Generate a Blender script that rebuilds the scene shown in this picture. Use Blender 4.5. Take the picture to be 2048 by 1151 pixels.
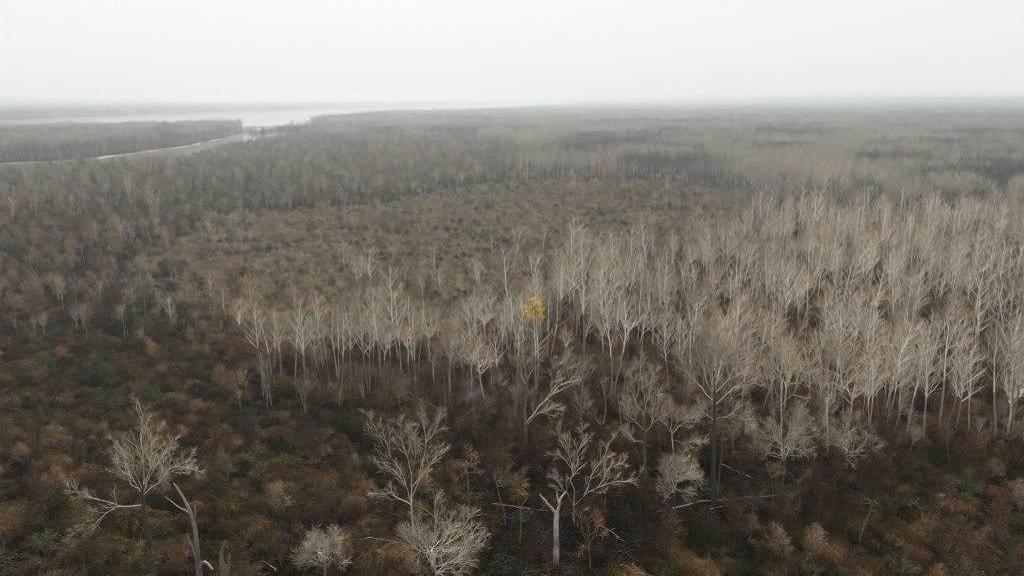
import bpy, math, random
import numpy as np
from math import radians, sin, cos, tan, atan, pi

for o in list(bpy.data.objects):
    bpy.data.objects.remove(o)
random.seed(4)
scene = bpy.context.scene
C = scene.collection

# ------------------------------------------------------------------ camera
CAM_H = 60.0
F = 1577.0                      # focal length in pixels of a 2048 wide picture
PITCH = radians(13.46)
cam_d = bpy.data.cameras.new('camera')
cam_d.sensor_width = 36.0
cam_d.lens = 36.0 * F / 2048.0
cam_d.clip_start = 0.5
cam_d.clip_end = 60000.0
cam = bpy.data.objects.new('camera', cam_d)
cam.location = (0, 0, CAM_H)
cam.rotation_euler = (radians(90) - PITCH, 0, 0)
C.objects.link(cam)
scene.camera = cam

# ------------------------------------------------------------------ sky, sun, exposure
SUN_EL, SUN_AZ = radians(43), radians(-10)      # azimuth measured from +Y (view direction) towards +X
world = bpy.data.worlds.new('World')
scene.world = world
world.use_nodes = True
nt = world.node_tree
nt.nodes.clear()
w_out = nt.nodes.new('ShaderNodeOutputWorld')
w_bg = nt.nodes.new('ShaderNodeBackground')
w_sky = nt.nodes.new('ShaderNodeTexSky')
w_sky.sky_type = 'NISHITA'
w_sky.sun_disc = False
w_sky.sun_elevation = SUN_EL
w_sky.sun_rotation = SUN_AZ
w_sky.altitude = 50
w_sky.air_density = 1.0
w_sky.dust_density = 6.0
w_mix = nt.nodes.new('ShaderNodeMix')           # an even sheet of high overcast veils the clear sky
w_mix.data_type = 'RGBA'
w_mix.inputs[0].default_value = 0.93
w_mix.inputs[7].default_value = (6.65, 6.68, 6.64, 1)
nt.links.new(w_sky.outputs[0], w_mix.inputs[6])
nt.links.new(w_mix.outputs[2], w_bg.inputs[0])
w_bg.inputs[1].default_value = 0.10
nt.links.new(w_bg.outputs[0], w_out.inputs[0])

sun_d = bpy.data.lights.new('sun', 'SUN')
sun_d.energy = 4.7
sun_d.angle = radians(7)
sun_d.color = (1.0, 0.955, 0.885)
sun = bpy.data.objects.new('sun', sun_d)
C.objects.link(sun)
sun.rotation_euler = (radians(90) - SUN_EL, 0, -SUN_AZ + pi)
sun.location = (-100, 50, 200)

scene.view_settings.view_transform = 'Standard'
scene.view_settings.look = 'None'
scene.view_settings.gamma = 1.0
scene.view_settings.exposure = 0.45
scene.view_settings.use_curve_mapping = False
scene.cycles.max_bounces = 6
scene.cycles.diffuse_bounces = 3
scene.cycles.volume_bounces = 0
scene.cycles.use_adaptive_sampling = False
scene.cycles.use_denoising = True
scene.cycles.denoising_prefilter = 'ACCURATE'
scene.cycles.sample_clamp_direct = 6.0
scene.cycles.sample_clamp_indirect = 1.5
scene.cycles.filter_width = 1.2

# ------------------------------------------------------------------ pixel <-> world helpers
def ray(u, v):
    x = (u - 1024.0) / F
    y = (v - 575.5) / F
    return x, cos(PITCH) - y * sin(PITCH), -sin(PITCH) - y * cos(PITCH)
def G(u, v, z=0.0):
    dx, dy, dz = ray(u, v)
    t = (z - CAM_H) / dz
    return dx * t, dy * t
def at(u, v, Y):
    dx, dy, dz = ray(u, v)
    t = Y / dy
    return (dx * t, Y, CAM_H + dz * t)
def proj(x, y, z):
    d = y * cos(PITCH) - (z - CAM_H) * sin(PITCH)
    h = y * sin(PITCH) + (z - CAM_H) * cos(PITCH)
    return 1024 + F * x / d, 575.5 - F * h / d
def poly(pts, z=0.0):
    return np.array([G(p[0], p[1], p[2] if len(p) > 2 else z) for p in pts])
def inside(P, q):
    x, y = q[:, 0], q[:, 1]
    c = np.zeros(len(q), bool)
    for i in range(len(P)):
        x1, y1 = P[i]; x2, y2 = P[i - 1]
        k = (y1 > y) != (y2 > y)
        with np.errstate(divide='ignore', invalid='ignore'):
            c ^= k & (x < (x2 - x1) * (y - y1) / (y2 - y1) + x1)
    return c
def sdist(P, q):
    d = np.full(len(q), 1e18)
    for i in range(len(P)):
        a, b = P[i - 1], P[i]
        ab = b - a
        t = np.clip(((q - a) @ ab) / max(ab @ ab, 1e-9), 0, 1)
        e = q - a - t[:, None] * ab
        d = np.minimum(d, (e * e).sum(1))
    return np.sqrt(d) * np.where(inside(P, q), 1, -1)
def vnoise(q, s, seed):
    r = np.random.RandomState(seed)
    out = np.zeros(len(q))
    for k in range(6):
        a = r.uniform(0, 2 * pi); f = (0.6 + 0.35 * k) / s * 2 * pi; p = r.uniform(0, 6.28)
        out += np.sin((q[:, 0] * cos(a) + q[:, 1] * sin(a)) * f + p + 1.3 * np.sin((q[:, 1] * cos(a) - q[:, 0] * sin(a)) * f * .7 + p))
    return out / 6

# ------------------------------------------------------------------ land and water outlines (metres)
NEAR_LAND = np.array(list(poly([(-900, 378), (-300, 357), (0, 342), (174, 334), (300, 325), (350, 318), (390, 305), (428, 290), (480, 282),
                           (560, 275), (620, 266)])) + [(-463, 1780), (-452, 1930), (-470, 2300), (-430, 2850), (-160, 3100), (-30, 3700),
                           (150, 4700), (420, 6200), (900, 9000), (1500, 16000), (22000, 16000), (22000, -2500), (-22000, -2500), (-22000, 500)])
ISLAND = np.array(list(poly([(-900, 352), (-300, 338), (0, 326), (174, 317), (300, 301), (370, 292), (425, 281), (470, 272), (494, 262)])) +
                  [(-535, 1590), (-640, 1500), (-760, 1390), (-900, 1330), (-1300, 1290), (-2300, 1200), (-4000, 1100)])
FAR_LAND = np.array(list(poly([(-900, 256), (-400, 247), (0, 240.5), (174, 232.5), (348, 226.5), (487, 222.3), (600, 219.3), (695, 217)])) +
                    [(-700, 6600), (-200, 9000), (600, 16000), (-22000, 16000), (-22000, 1300)])
SPIT1 = np.array([(-640, 1700), (-470, 1760), (-455, 1900), (-560, 1880), (-700, 1790)])
SPIT2 = np.array([(-610, 2180), (-500, 2240), (-470, 2330), (-560, 2290)])
SPIT3 = np.array([(-1230, 1990), (-1000, 2090), (-830, 2030), (-1050, 1985)])
def land(q):
    s = np.maximum(np.maximum(sdist(NEAR_LAND, q), sdist(ISLAND, q)), sdist(FAR_LAND, q))
    return s
def height(x, y):
    q = np.stack([np.atleast_1d(x), np.atleast_1d(y)], 1).astype(float)
    base = 0.30 * vnoise(q, 26, 3) + 0.35 * vnoise(q, 90, 5)
    far = np.hypot(q[:, 0], q[:, 1]) > 560
    if far.any():
        s = land(q[far]) + 9 * vnoise(q[far], 160, 8) + 4 * vnoise(q[far], 45, 9)
        sp = np.maximum(np.maximum(sdist(SPIT1, q[far]), sdist(SPIT2, q[far])), sdist(SPIT3, q[far])) + 10 * vnoise(q[far], 120, 18)
        b = np.clip(s * 0.06, -3.0, 1.2) - 1.2          # bank rises to 0 some 20 m inland
        b = np.maximum(b, np.clip(sp * 0.03, -3.0, 0.22) - 1.2)
        k = np.clip(s / 60, 0, 1)
        base[far] = b + base[far] * k
    return base if np.ndim(x) else float(base[0])
WATER_Z = -1.2

# ------------------------------------------------------------------ materials
def new_mat(name):
    m = bpy.data.materials.new(name)
    m.use_nodes = True
    n = m.node_tree.nodes
    b = n['Principled BSDF']
    b.inputs['Roughness'].default_value = 0.85
    b.inputs['Specular IOR Level'].default_value = 0.2
    return m, n, m.node_tree.links, b
def ramp(n, stops):
    r = n.new('ShaderNodeValToRGB')
    e = r.color_ramp.elements
    while len(e) < len(stops):
        e.new(0.5)
    for i, (p, c) in enumerate(stops):
        e[i].position = p
        e[i].color = (c[0], c[1], c[2], 1)
    return r
def plant_mat(name, cols, patch=45.0, fine=1.5, spread=0.55, rough=0.85, strand=0.3):
    """Colour from a per-plant random number, a slow patchwork over the land and fine mottling."""
    m, n, l, b = new_mat(name)
    oi = n.new('ShaderNodeObjectInfo')
    geo = n.new('ShaderNodeNewGeometry')
    n1 = n.new('ShaderNodeTexNoise'); n1.inputs['Scale'].default_value = 1.0 / patch; n1.inputs['Detail'].default_value = 3
    n2 = n.new('ShaderNodeTexNoise'); n2.inputs['Scale'].default_value = fine; n2.inputs['Detail'].default_value = 2
    l.new(geo.outputs['Position'], n1.inputs['Vector']); l.new(geo.outputs['Position'], n2.inputs['Vector'])
    a = n.new('ShaderNodeMath'); a.operation = 'MULTIPLY_ADD'
    l.new(oi.outputs['Random'], a.inputs[0]); a.inputs[1].default_value = spread; a.inputs[2].default_value = -spread / 2
    s = n.new('ShaderNodeMath'); s.operation = 'MULTIPLY_ADD'
    l.new(n1.outputs['Fac'], s.inputs[0]); s.inputs[1].default_value = 1.6; l.new(a.outputs[0], s.inputs[2])
    t = n.new('ShaderNodeMath'); t.operation = 'MULTIPLY_ADD'
    l.new(n2.outputs['Fac'], t.inputs[0]); t.inputs[1].default_value = 0.5; l.new(s.outputs[0], t.inputs[2])
    o = n.new('ShaderNodeMath'); o.operation = 'SUBTRACT'
    l.new(t.outputs[0], o.inputs[0]); o.inputs[1].default_value = 0.55
    r = ramp(n, [(i / (len(cols) - 1), c) for i, c in enumerate(cols)])
    l.new(o.outputs[0], r.inputs[0])
    mr = n.new('ShaderNodeMapRange'); mr.inputs[3].default_value = 1 - strand; mr.inputs[4].default_value = 1 + strand
    l.new(geo.outputs['Random Per Island'], mr.inputs[0])
    mx = n.new('ShaderNodeMix'); mx.data_type = 'RGBA'; mx.blend_type = 'MULTIPLY'; mx.inputs[0].default_value = 1
    l.new(r.outputs[0], mx.inputs[6]); l.new(mr.outputs[0], mx.inputs[7])
    l.new(mx.outputs[2], b.inputs['Base Color'])
    b.inputs['Roughness'].default_value = rough
    return m
M = {}
M['poplar_trunk'] = plant_mat('poplar_trunk', [(.12, .095, .07), (.26, .23, .18), (.48, .45, .40)], 40, 0.9, .7)
M['pale_bark'] = plant_mat('pale_bark', [(.40, .37, .32), (.67, .64, .58), (.84, .82, .78)], 30, 0.9, 1.2)
M['pale_branch'] = plant_mat('pale_branch', [(.30, .25, .19), (.46, .41, .34), (.66, .62, .55)], 40, 0.7, .7, .85, .35)
M['pale_twig'] = plant_mat('pale_twig', [(.22, .15, .09), (.33, .245, .15), (.42, .345, .24), (.46, .31, .13)], 40, 0.5, .9, .85, .4)
M['hero_bark'] = plant_mat('hero_bark', [(.11, .10, .07), (.42, .39, .32), (.66, .62, .55), (.78, .75, .69)], 1.8, 2.2, .3, .85, .25)
M['hero_twig'] = plant_mat('hero_twig', [(.26, .20, .13), (.42, .36, .28), (.44, .34, .21)], 6, 0.8, .5, .85, .45)
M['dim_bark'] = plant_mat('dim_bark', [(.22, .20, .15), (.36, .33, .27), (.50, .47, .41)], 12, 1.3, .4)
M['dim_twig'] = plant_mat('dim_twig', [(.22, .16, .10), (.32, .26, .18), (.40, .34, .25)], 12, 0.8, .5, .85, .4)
M['dark_bark'] = plant_mat('dark_bark', [(.035, .03, .025), (.07, .058, .045), (.13, .11, .09)], 20, 2.0, .4)
M['moss_bark'] = plant_mat('moss_bark', [(.05, .055, .02), (.12, .12, .05), (.22, .20, .12)], 20, 1.5, .4)
M['grey_wood'] = plant_mat('grey_wood', [(.12, .10, .085), (.30, .27, .24), (.50, .46, .42)], 9, 2.2, .3)
M['pale_snag'] = plant_mat('pale_snag', [(.10, .085, .075), (.40, .36, .32), (.66, .61, .56)], 1.6, 2.5, .2)
M['snag_wood'] = plant_mat('snag_wood', [(.06, .045, .03), (.15, .11, .075), (.34, .28, .22)], 4, 1.8, .3)
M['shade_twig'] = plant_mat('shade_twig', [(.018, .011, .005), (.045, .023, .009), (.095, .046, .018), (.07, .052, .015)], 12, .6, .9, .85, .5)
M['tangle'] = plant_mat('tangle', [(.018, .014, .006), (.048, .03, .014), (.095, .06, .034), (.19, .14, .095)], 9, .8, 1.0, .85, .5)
M['mound'] = plant_mat('mound', [(.034, .034, .005), (.040, .022, .005), (.082, .045, .014), (.128, .070, .023), (.23, .145, .068), (.11, .067, .010), (.05, .043, .006)], 11, 0.7, 1.3, .85, .55)
M['rust'] = plant_mat('rust', [(.035, .020, .009), (.105, .053, .020), (.19, .103, .047), (.20, .135, .08)], 30, 0.5, .9, .85, .5)
M['thicket'] = plant_mat('thicket', [(.09, .09, .05), (.24, .195, .125), (.37, .285, .21), (.30, .245, .165), (.13, .125, .08)], 40, 0.25, 1.0, .85, .45)
M['brush'] = plant_mat('brush', [(.05, .048, .028), (.15, .10, .065), (.31, .22, .155), (.30, .15, .065), (.15, .13, .045)], 60, 0.2, 1.3, .85, .4)
M['slim_bark'] = plant_mat('slim_bark', [(.15, .13, .115), (.30, .27, .235), (.50, .47, .43)], 50, 0.5, 1.0)
M['brush_bark'] = plant_mat('brush_bark', [(.10, .085, .07), (.18, .15, .12), (.26, .23, .19)], 50, 0.6, .6)
M['green_leaf'] = plant_mat('green_leaf', [(.012, .015, .003), (.030, .036, .005), (.055, .055, .007), (.095, .08, .010)], 18, 0.8, .8, .6)
M['dark_leaf'] = plant_mat('dark_leaf', [(.014, .02, .010), (.026, .036, .016), (.045, .056, .022)], 18, 0.8, .6, .6)
M['yellow_leaf'] = plant_mat('yellow_leaf', [(.62, .36, .005), (.78, .54, .005), (.80, .62, .01)], 5, 1.2, .3, .6)
M['orange_leaf'] = plant_mat('orange_leaf', [(.30, .12, .03), (.42, .19, .06), (.48, .27, .09)], 5, 1.2, .5, .6)
M['ochre_twig'] = plant_mat('ochre_twig', [(.30, .17, .07), (.38, .23, .10), (.42, .29, .12)], 9, .7, .5, .85, .4)
M['far_twig'] = plant_mat('far_twig', [(.15, .135, .11), (.27, .235, .19), (.38, .335, .27), (.44, .375, .28)], 150, 0.03, .7)
M['far_pale'] = plant_mat('far_pale', [(.28, .255, .22), (.44, .405, .35), (.58, .545, .48)], 200, 0.05, .6)
M['far_dark'] = plant_mat('far_dark', [(.05, .053, .05), (.08, .08, .073), (.12, .115, .10)], 200, 0.03, .5)

def ground_mat():
    m, n, l, b = new_mat('forest_floor')
    geo = n.new('ShaderNodeNewGeometry')
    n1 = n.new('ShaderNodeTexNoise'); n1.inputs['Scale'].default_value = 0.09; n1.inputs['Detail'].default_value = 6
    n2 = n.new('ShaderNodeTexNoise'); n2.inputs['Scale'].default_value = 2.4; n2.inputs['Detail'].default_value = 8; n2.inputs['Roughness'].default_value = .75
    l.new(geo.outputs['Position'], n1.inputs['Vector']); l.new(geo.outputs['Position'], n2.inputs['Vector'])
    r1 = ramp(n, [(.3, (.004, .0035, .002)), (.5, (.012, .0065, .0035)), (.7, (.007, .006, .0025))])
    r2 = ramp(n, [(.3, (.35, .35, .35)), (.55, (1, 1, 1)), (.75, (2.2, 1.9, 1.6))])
    l.new(n1.outputs['Fac'], r1.inputs[0]); l.new(n2.outputs['Fac'], r2.inputs[0])
    mx = n.new('ShaderNodeMix'); mx.data_type = 'RGBA'; mx.blend_type = 'MULTIPLY'; mx.inputs[0].default_value = 1
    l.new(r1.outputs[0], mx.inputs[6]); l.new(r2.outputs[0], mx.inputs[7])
    ga = n.new('ShaderNodeAttribute'); ga.attribute_name = 'grassy'
    rg = ramp(n, [(.3, (.055, .055, .025)), (.5, (.095, .075, .045)), (.7, (.125, .095, .06))])
    l.new(n1.outputs['Fac'], rg.inputs[0])
    mg = n.new('ShaderNodeMix'); mg.data_type = 'RGBA'
    l.new(ga.outputs['Fac'], mg.inputs[0]); l.new(mx.outputs[2], mg.inputs[6]); l.new(rg.outputs[0], mg.inputs[7])
    mx = mg
    # wet mud and sand close to the river level
    sep = n.new('ShaderNodeSeparateXYZ'); l.new(geo.outputs['Position'], sep.inputs[0])
    mr = n.new('ShaderNodeMapRange'); mr.inputs[1].default_value = -1.05; mr.inputs[2].default_value = -0.55; mr.inputs[3].default_value = 1; mr.inputs[4].default_value = 0
    l.new(sep.outputs[2], mr.inputs[0])
    n3 = n.new('ShaderNodeTexNoise'); n3.inputs['Scale'].default_value = 0.02; n3.inputs['Detail'].default_value = 5
    l.new(geo.outputs['Position'], n3.inputs['Vector'])
    r3 = ramp(n, [(.38, (.10, .09, .07)), (.5, (.22, .185, .14)), (.62, (.42, .35, .26))])
    l.new(n3.outputs['Fac'], r3.inputs[0])
    m2 = n.new('ShaderNodeMix'); m2.data_type = 'RGBA'
    l.new(mr.outputs[0], m2.inputs[0]); l.new(mx.outputs[2], m2.inputs[6]); l.new(r3.outputs[0], m2.inputs[7])
    l.new(m2.outputs[2], b.inputs['Base Color'])
    bp = n.new('ShaderNodeBump'); bp.inputs['Strength'].default_value = .8; bp.inputs['Distance'].default_value = .3
    l.new(n2.outputs['Fac'], bp.inputs['Height']); l.new(bp.outputs[0], b.inputs['Normal'])
    b.inputs['Roughness'].default_value = 1.0
    b.inputs['Specular IOR Level'].default_value = 0.0
    return m
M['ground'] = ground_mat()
def water_mat():
    m, n, l, b = new_mat('river_water')
    b.inputs['Base Color'].default_value = (.16, .15, .13, 1)
    b.inputs['Roughness'].default_value = .12
    b.inputs['Specular IOR Level'].default_value = .5
    b.inputs['IOR'].default_value = 1.33
    geo = n.new('ShaderNodeNewGeometry')
    nz = n.new('ShaderNodeTexNoise'); nz.inputs['Scale'].default_value = .12; nz.inputs['Detail'].default_value = 4
    l.new(geo.outputs['Position'], nz.inputs['Vector'])
    bp = n.new('ShaderNodeBump'); bp.inputs['Strength'].default_value = .15; bp.inputs['Distance'].default_value = .3
    l.new(nz.outputs['Fac'], bp.inputs['Height']); l.new(bp.outputs[0], b.inputs['Normal'])
    return m
M['water'] = water_mat()

# ------------------------------------------------------------------ mesh building
class Geo:
    """Collects tubes and leaf faces; build() makes one mesh."""
    def __init__(s):
        s.v, s.f4, s.f3, s.m4, s.m3, s.n = [], [], [], [], [], 0
        s.mats = []
    def slot(s, mat):
        if mat not in s.mats:
            s.mats.append(mat)
        return s.mats.index(mat)
    def tubes(s, P, R, mat, sides=3):
        P = np.asarray(P, float); R = np.asarray(R, float)
        B, K = P.shape[:2]
        if B == 0:
            return
        T = np.empty_like(P)
        T[:, 1:-1] = P[:, 2:] - P[:, :-2]; T[:, 0] = P[:, 1] - P[:, 0]; T[:, -1] = P[:, -1] - P[:, -2]
        T /= np.linalg.norm(T, axis=2, keepdims=True) + 1e-9
        D = P[:, -1] - P[:, 0]
        ref = np.where((np.abs(D[:, 2]) > 0.8 * np.linalg.norm(D, axis=1))[:, None], np.array([1., 0, 0]), np.array([0, 0, 1.]))[:, None, :]
        A = np.cross(T, ref); A /= np.linalg.norm(A, axis=2, keepdims=True) + 1e-9
        Bn = np.cross(T, A)
        ang = np.arange(sides) * 2 * pi / sides
        V = P[:, :, None, :] + R[:, :, None, None] * (A[:, :, None, :] * np.cos(ang)[None, None, :, None] + Bn[:, :, None, :] * np.sin(ang)[None, None, :, None])
        idx = np.arange(B * K * sides).reshape(B, K, sides) + s.n
        a = idx[:, :-1]; b = idx[:, 1:]
        q = np.stack([a, np.roll(a, -1, 2), np.roll(b, -1, 2), b], -1).reshape(-1, 4)
        s.v.append(V.reshape(-1, 3)); s.f4.append(q); s.m4.append(np.full(len(q), s.slot(mat))); s.n += B * K * sides
    def leaves(s, P, size, mat, rng):
        n = len(P)
        a = rng.normal(size=(n, 3)); a /= np.linalg.norm(a, axis=1, keepdims=True)
        b = np.cross(a, rng.normal(size=(n, 3))); b /= np.linalg.norm(b, axis=1, keepdims=True) + 1e-9
        sz = (size * rng.uniform(.6, 1.3, n))[:, None]
        V = np.stack([P - a * sz, P + b * sz * .55, P + a * sz, P - b * sz * .55], 1)
        q = np.arange(n * 4).reshape(n, 4) + s.n
        s.v.append(V.reshape(-1, 3)); s.f4.append(q); s.m4.append(np.full(n, s.slot(mat))); s.n += 4 * n
    def build(s, name, offset=(0, 0, 0)):
        me = bpy.data.meshes.new(name)
        V = np.concatenate(s.v) - np.array(offset)
        q = np.concatenate(s.f4); mi = np.concatenate(s.m4)
        me.vertices.add(len(V)); me.vertices.foreach_set('co', V.astype(np.float32).ravel())
        me.loops.add(q.size); me.loops.foreach_set('vertex_index', q.astype(np.int32).ravel())
        me.polygons.add(len(q)); me.polygons.foreach_set('loop_start', np.arange(0, q.size, 4, dtype=np.int32))
        me.polygons.foreach_set('material_index', mi.astype(np.int32))
        me.polygons.foreach_set('use_smooth', np.ones(len(q), bool))
        for m in s.mats:
            me.materials.append(M[m])
        me.update()
        return me
    def merged(s, other):
        g = Geo()
        for k in (s, other):
            for i, m in enumerate(k.mats):
                g.slot(m)
            off = g.n
            g.v += k.v
            g.f4 += [f + off for f in k.f4]
            g.m4 += [np.array([g.mats.index(k.mats[j]) for j in mm], int) if len(k.mats) > 1 else np.full(len(mm), g.mats.index(k.mats[0])) for mm in k.m4]
            g.n += k.n
        return g

def resample(pts, K):
    p = np.asarray(pts, float)
    # smooth the control polyline with one Chaikin pass, then resample evenly
    if len(p) > 2:
        q = [p[0]]
        for a, b in zip(p[:-1], p[1:]):
            q += [a * .75 + b * .25, a * .25 + b * .75]
        q.append(p[-1]); p = np.array(q)
    d = np.r_[0, np.cumsum(np.linalg.norm(np.diff(p, axis=0), axis=1))]
    t = np.linspace(0, d[-1], K)
    return np.stack([np.interp(t, d, p[:, i]) for i in range(3)], 1)

def grow(rng, P, R, n, t0, t1, ang, ln, rr, rtip, K, trop, wob, rmax=None):
    """A generation of side branches on the branches P (B,K0,3): n each, between t0 and t1 of their length."""
    B, K0 = P.shape[:2]
    N = B * n
    par = np.repeat(np.arange(B), n)
    t = t0 + (t1 - t0) * (np.tile(np.arange(n), B) + rng.uniform(0, 1, N)) / n
    f = np.clip(t * (K0 - 1), 0, K0 - 1.001); i = f.astype(int); w = (f - i)[:, None]
    pos = P[par, i] * (1 - w) + P[par, i + 1] * w
    rad = R[par, i] * (1 - w[:, 0]) + R[par, i + 1] * w[:, 0]
    T = P[par, i + 1] - P[par, i]; T /= np.linalg.norm(T, axis=1, keepdims=True) + 1e-9
    a0 = np.cross(T, np.array([.31, .95, .05])); a0 /= np.linalg.norm(a0, axis=1, keepdims=True) + 1e-9
    b0 = np.cross(T, a0)
    ph = np.tile(np.arange(n), B) * 2.4 + np.repeat(rng.uniform(0, 6.28, B), n) + rng.normal(0, .35, N)
    side = a0 * np.cos(ph)[:, None] + b0 * np.sin(ph)[:, None]
    an = rng.uniform(ang[0], ang[1], N)[:, None]
    d = T * np.cos(an) + side * np.sin(an)
    plen = np.linalg.norm(np.diff(P, axis=1), axis=2).sum(1)[par]
    L = ln(t, plen) * rng.uniform(.7, 1.25, N)
    Q = np.empty((N, K, 3)); Q[:, 0] = pos
    st = (L / (K - 1))[:, None]
    for k in range(1, K):
        d = d + np.array([0, 0, trop]) + rng.normal(0, wob, (N, 3))
        d /= np.linalg.norm(d, axis=1, keepdims=True) + 1e-9
        Q[:, k] = Q[:, k - 1] + d * st
    r0 = np.maximum(rad * rr, rtip * 1.05)
    if rmax:
        r0 = np.minimum(r0, rmax)
    s = np.linspace(0, 1, K)[None, :]
    RR = r0[:, None] * (1 - s) + rtip * s
    return Q, RR

def stem_line(rng, h, lean, wob, K, top=None):
    p = np.zeros((K, 3)); d = np.array([lean[0], lean[1], 1.0]); d /= np.linalg.norm(d)
    for k in range(1, K):
        d = d + rng.normal(0, wob, 3) * np.array([1, 1, .3]) + np.array([-d[0] * .1, -d[1] * .1, .05]); d /= np.linalg.norm(d)
        p[k] = p[k - 1] + d * h / (K - 1)
    p[:, 2] *= h / p[-1, 2]
    return p

def make_poplar(seed, h=20.0, lod=0, bark='pale_bark', twig='pale_twig', leaf=None, wide=1.0):
    rng = np.random.RandomState(seed)
    K = 9
    nst = rng.choice([1, 1, 1, 2]) if lod == 0 else 1
    tr, cr = Geo(), Geo()
    lead = []
    for s in range(nst):
        p = stem_line(rng, h * (1 if s == 0 else rng.uniform(.85, .97)), rng.normal(0, .05 + .07 * s, 2), .045, K)
        if s:
            p[:, :2] += np.array([rng.uniform(-.3, .3), .15])
        lead.append(p)
    P = np.array(lead)
    R = np.linspace(h * .0088 * rng.uniform(.85, 1.2), .035, K)[None, :].repeat(nst, 0)
    if bark == 'pale_bark' and lod == 0:
        tr.tubes(P[:, :5], R[:, :5], 'poplar_trunk', 5); tr.tubes(P[:, 4:], R[:, 4:], bark, 5)
    else:
        tr.tubes(P, R, bark, 5 if lod == 0 else 3)
    c0 = rng.uniform(.40, .58)
    prof = lambda t, pl: h * wide * (.40 * np.clip(1.05 - t, .05, 1) ** .7 + .03) * np.clip(.55 + (t - c0) * 3.5, .55, 1)
    n1 = (16 if lod == 0 else 13) // (1 if nst == 1 else 1)
    P1, R1 = grow(rng, P, R, n1, c0, .97, (.55, .95), prof, .62, .022, 6, .055, .04, h * .0048)
    cr.tubes(P1, R1, bark, 3)
    if lod == 0:
        P2, R2 = grow(rng, P1, R1, 5, .22, .97, (.3, .62), lambda t, pl: pl * .46 * (1.15 - t) + .5, .65, .018, 4, .05, .05, .034)
        cr.tubes(P2, R2, 'pale_branch' if bark == 'pale_bark' else bark, 3)
        P3, R3 = grow(rng, P2, R2, 3, .3, .98, (.3, .6), lambda t, pl: pl * .5 * (1.2 - t) + .35, .75, .009, 3, .05, .06, .016)
        cr.tubes(P3, R3, twig, 3)
        ends = P3[:, -1]
    else:
        P2, R2 = grow(rng, P1, R1, 7, .2, .98, (.4, .8), lambda t, pl: pl * .5 * (1.15 - t) + .5, .7, .016, 3, .12, .10, .035)
        cr.tubes(P2, R2, twig, 3)
        ends = P2[:, -1]
    if leaf:
        e = ends[rng.uniform(size=len(ends)) < np.clip((ends[:, 2] / h - leaf[2]) * 6, .0, 1) * leaf[3]]
        e = np.repeat(e, leaf[4] if len(leaf) > 4 else 3, 0); e = e + rng.normal(0, .22, e.shape)
        if len(e):
            cr.leaves(e, leaf[1], leaf[0], rng)
    return tr, cr

def make_round(seed, h=10.0, w=4.0, stems=5, bark='hero_bark', twig='hero_twig', fork=.25, dens=1.0, K=7, bole_mat=None, lr=.0062):
    """A round, multi-limbed bare tree: a short bole that forks into spreading limbs."""
    rng = np.random.RandomState(seed)
    tr, cr = Geo(), Geo()
    bole = stem_line(rng, h * .72, rng.normal(0, .07, 2), .10, 9)
    tr.tubes(bole[None], np.linspace(h * .013, h * .003, 9)[None], bole_mat or bark, 6)
    L = []
    for i in range(stems):
        a = i * 2.4 + rng.uniform(-.5, .5); e = rng.uniform(.2, 1.0) ** .7
        t = fork + rng.uniform(0, .85) ** 1.5 * (.68 - fork)
        j = t / .72 * 8; j0 = min(int(j), 7)
        base = bole[j0] * (1 - j + j0) + bole[j0 + 1] * (j - j0)
        tip = np.array([cos(a) * w * e, sin(a) * w * e, h * (1 - .45 * e * e) * rng.uniform(.8, 1.04)])
        tip[2] = max(tip[2], base[2] + h * rng.uniform(-.05, .12))
        mid = base * .5 + tip * .5 + np.array([cos(a) * w * .16, sin(a) * w * .16, h * rng.uniform(-.05, .04)])
        p = resample([base, mid, tip], K); p[1:-1] += rng.normal(0, h * .014, (K - 2, 3))
        L.append(p)
    P = np.array(L); R = np.linspace(h * lr, .016, K)[None].repeat(stems, 0)
    cr.tubes(P, R, bark, 4)
    P1, R1 = grow(rng, P, R, int(8 * dens), .18, .97, (.35, .75), lambda t, pl: pl * .42 * (1.15 - t) + .5, .6, .016, 5, .05, .12, .05)
    cr.tubes(P1, R1, bark, 3)
    P2, R2 = grow(rng, P1, R1, 6, .2, .97, (.35, .75), lambda t, pl: pl * .45 * (1.15 - t) + .35, .7, .012, 4, .04, .13, .024)
    cr.tubes(P2, R2, twig, 3)
    P3, R3 = grow(rng, P2, R2, 3, .25, .97, (.35, .75), lambda t, pl: pl * .4 + .25, .75, .010, 3, .03, .14, .014)
    cr.tubes(P3, R3, twig, 3)
    return tr, cr

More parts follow.
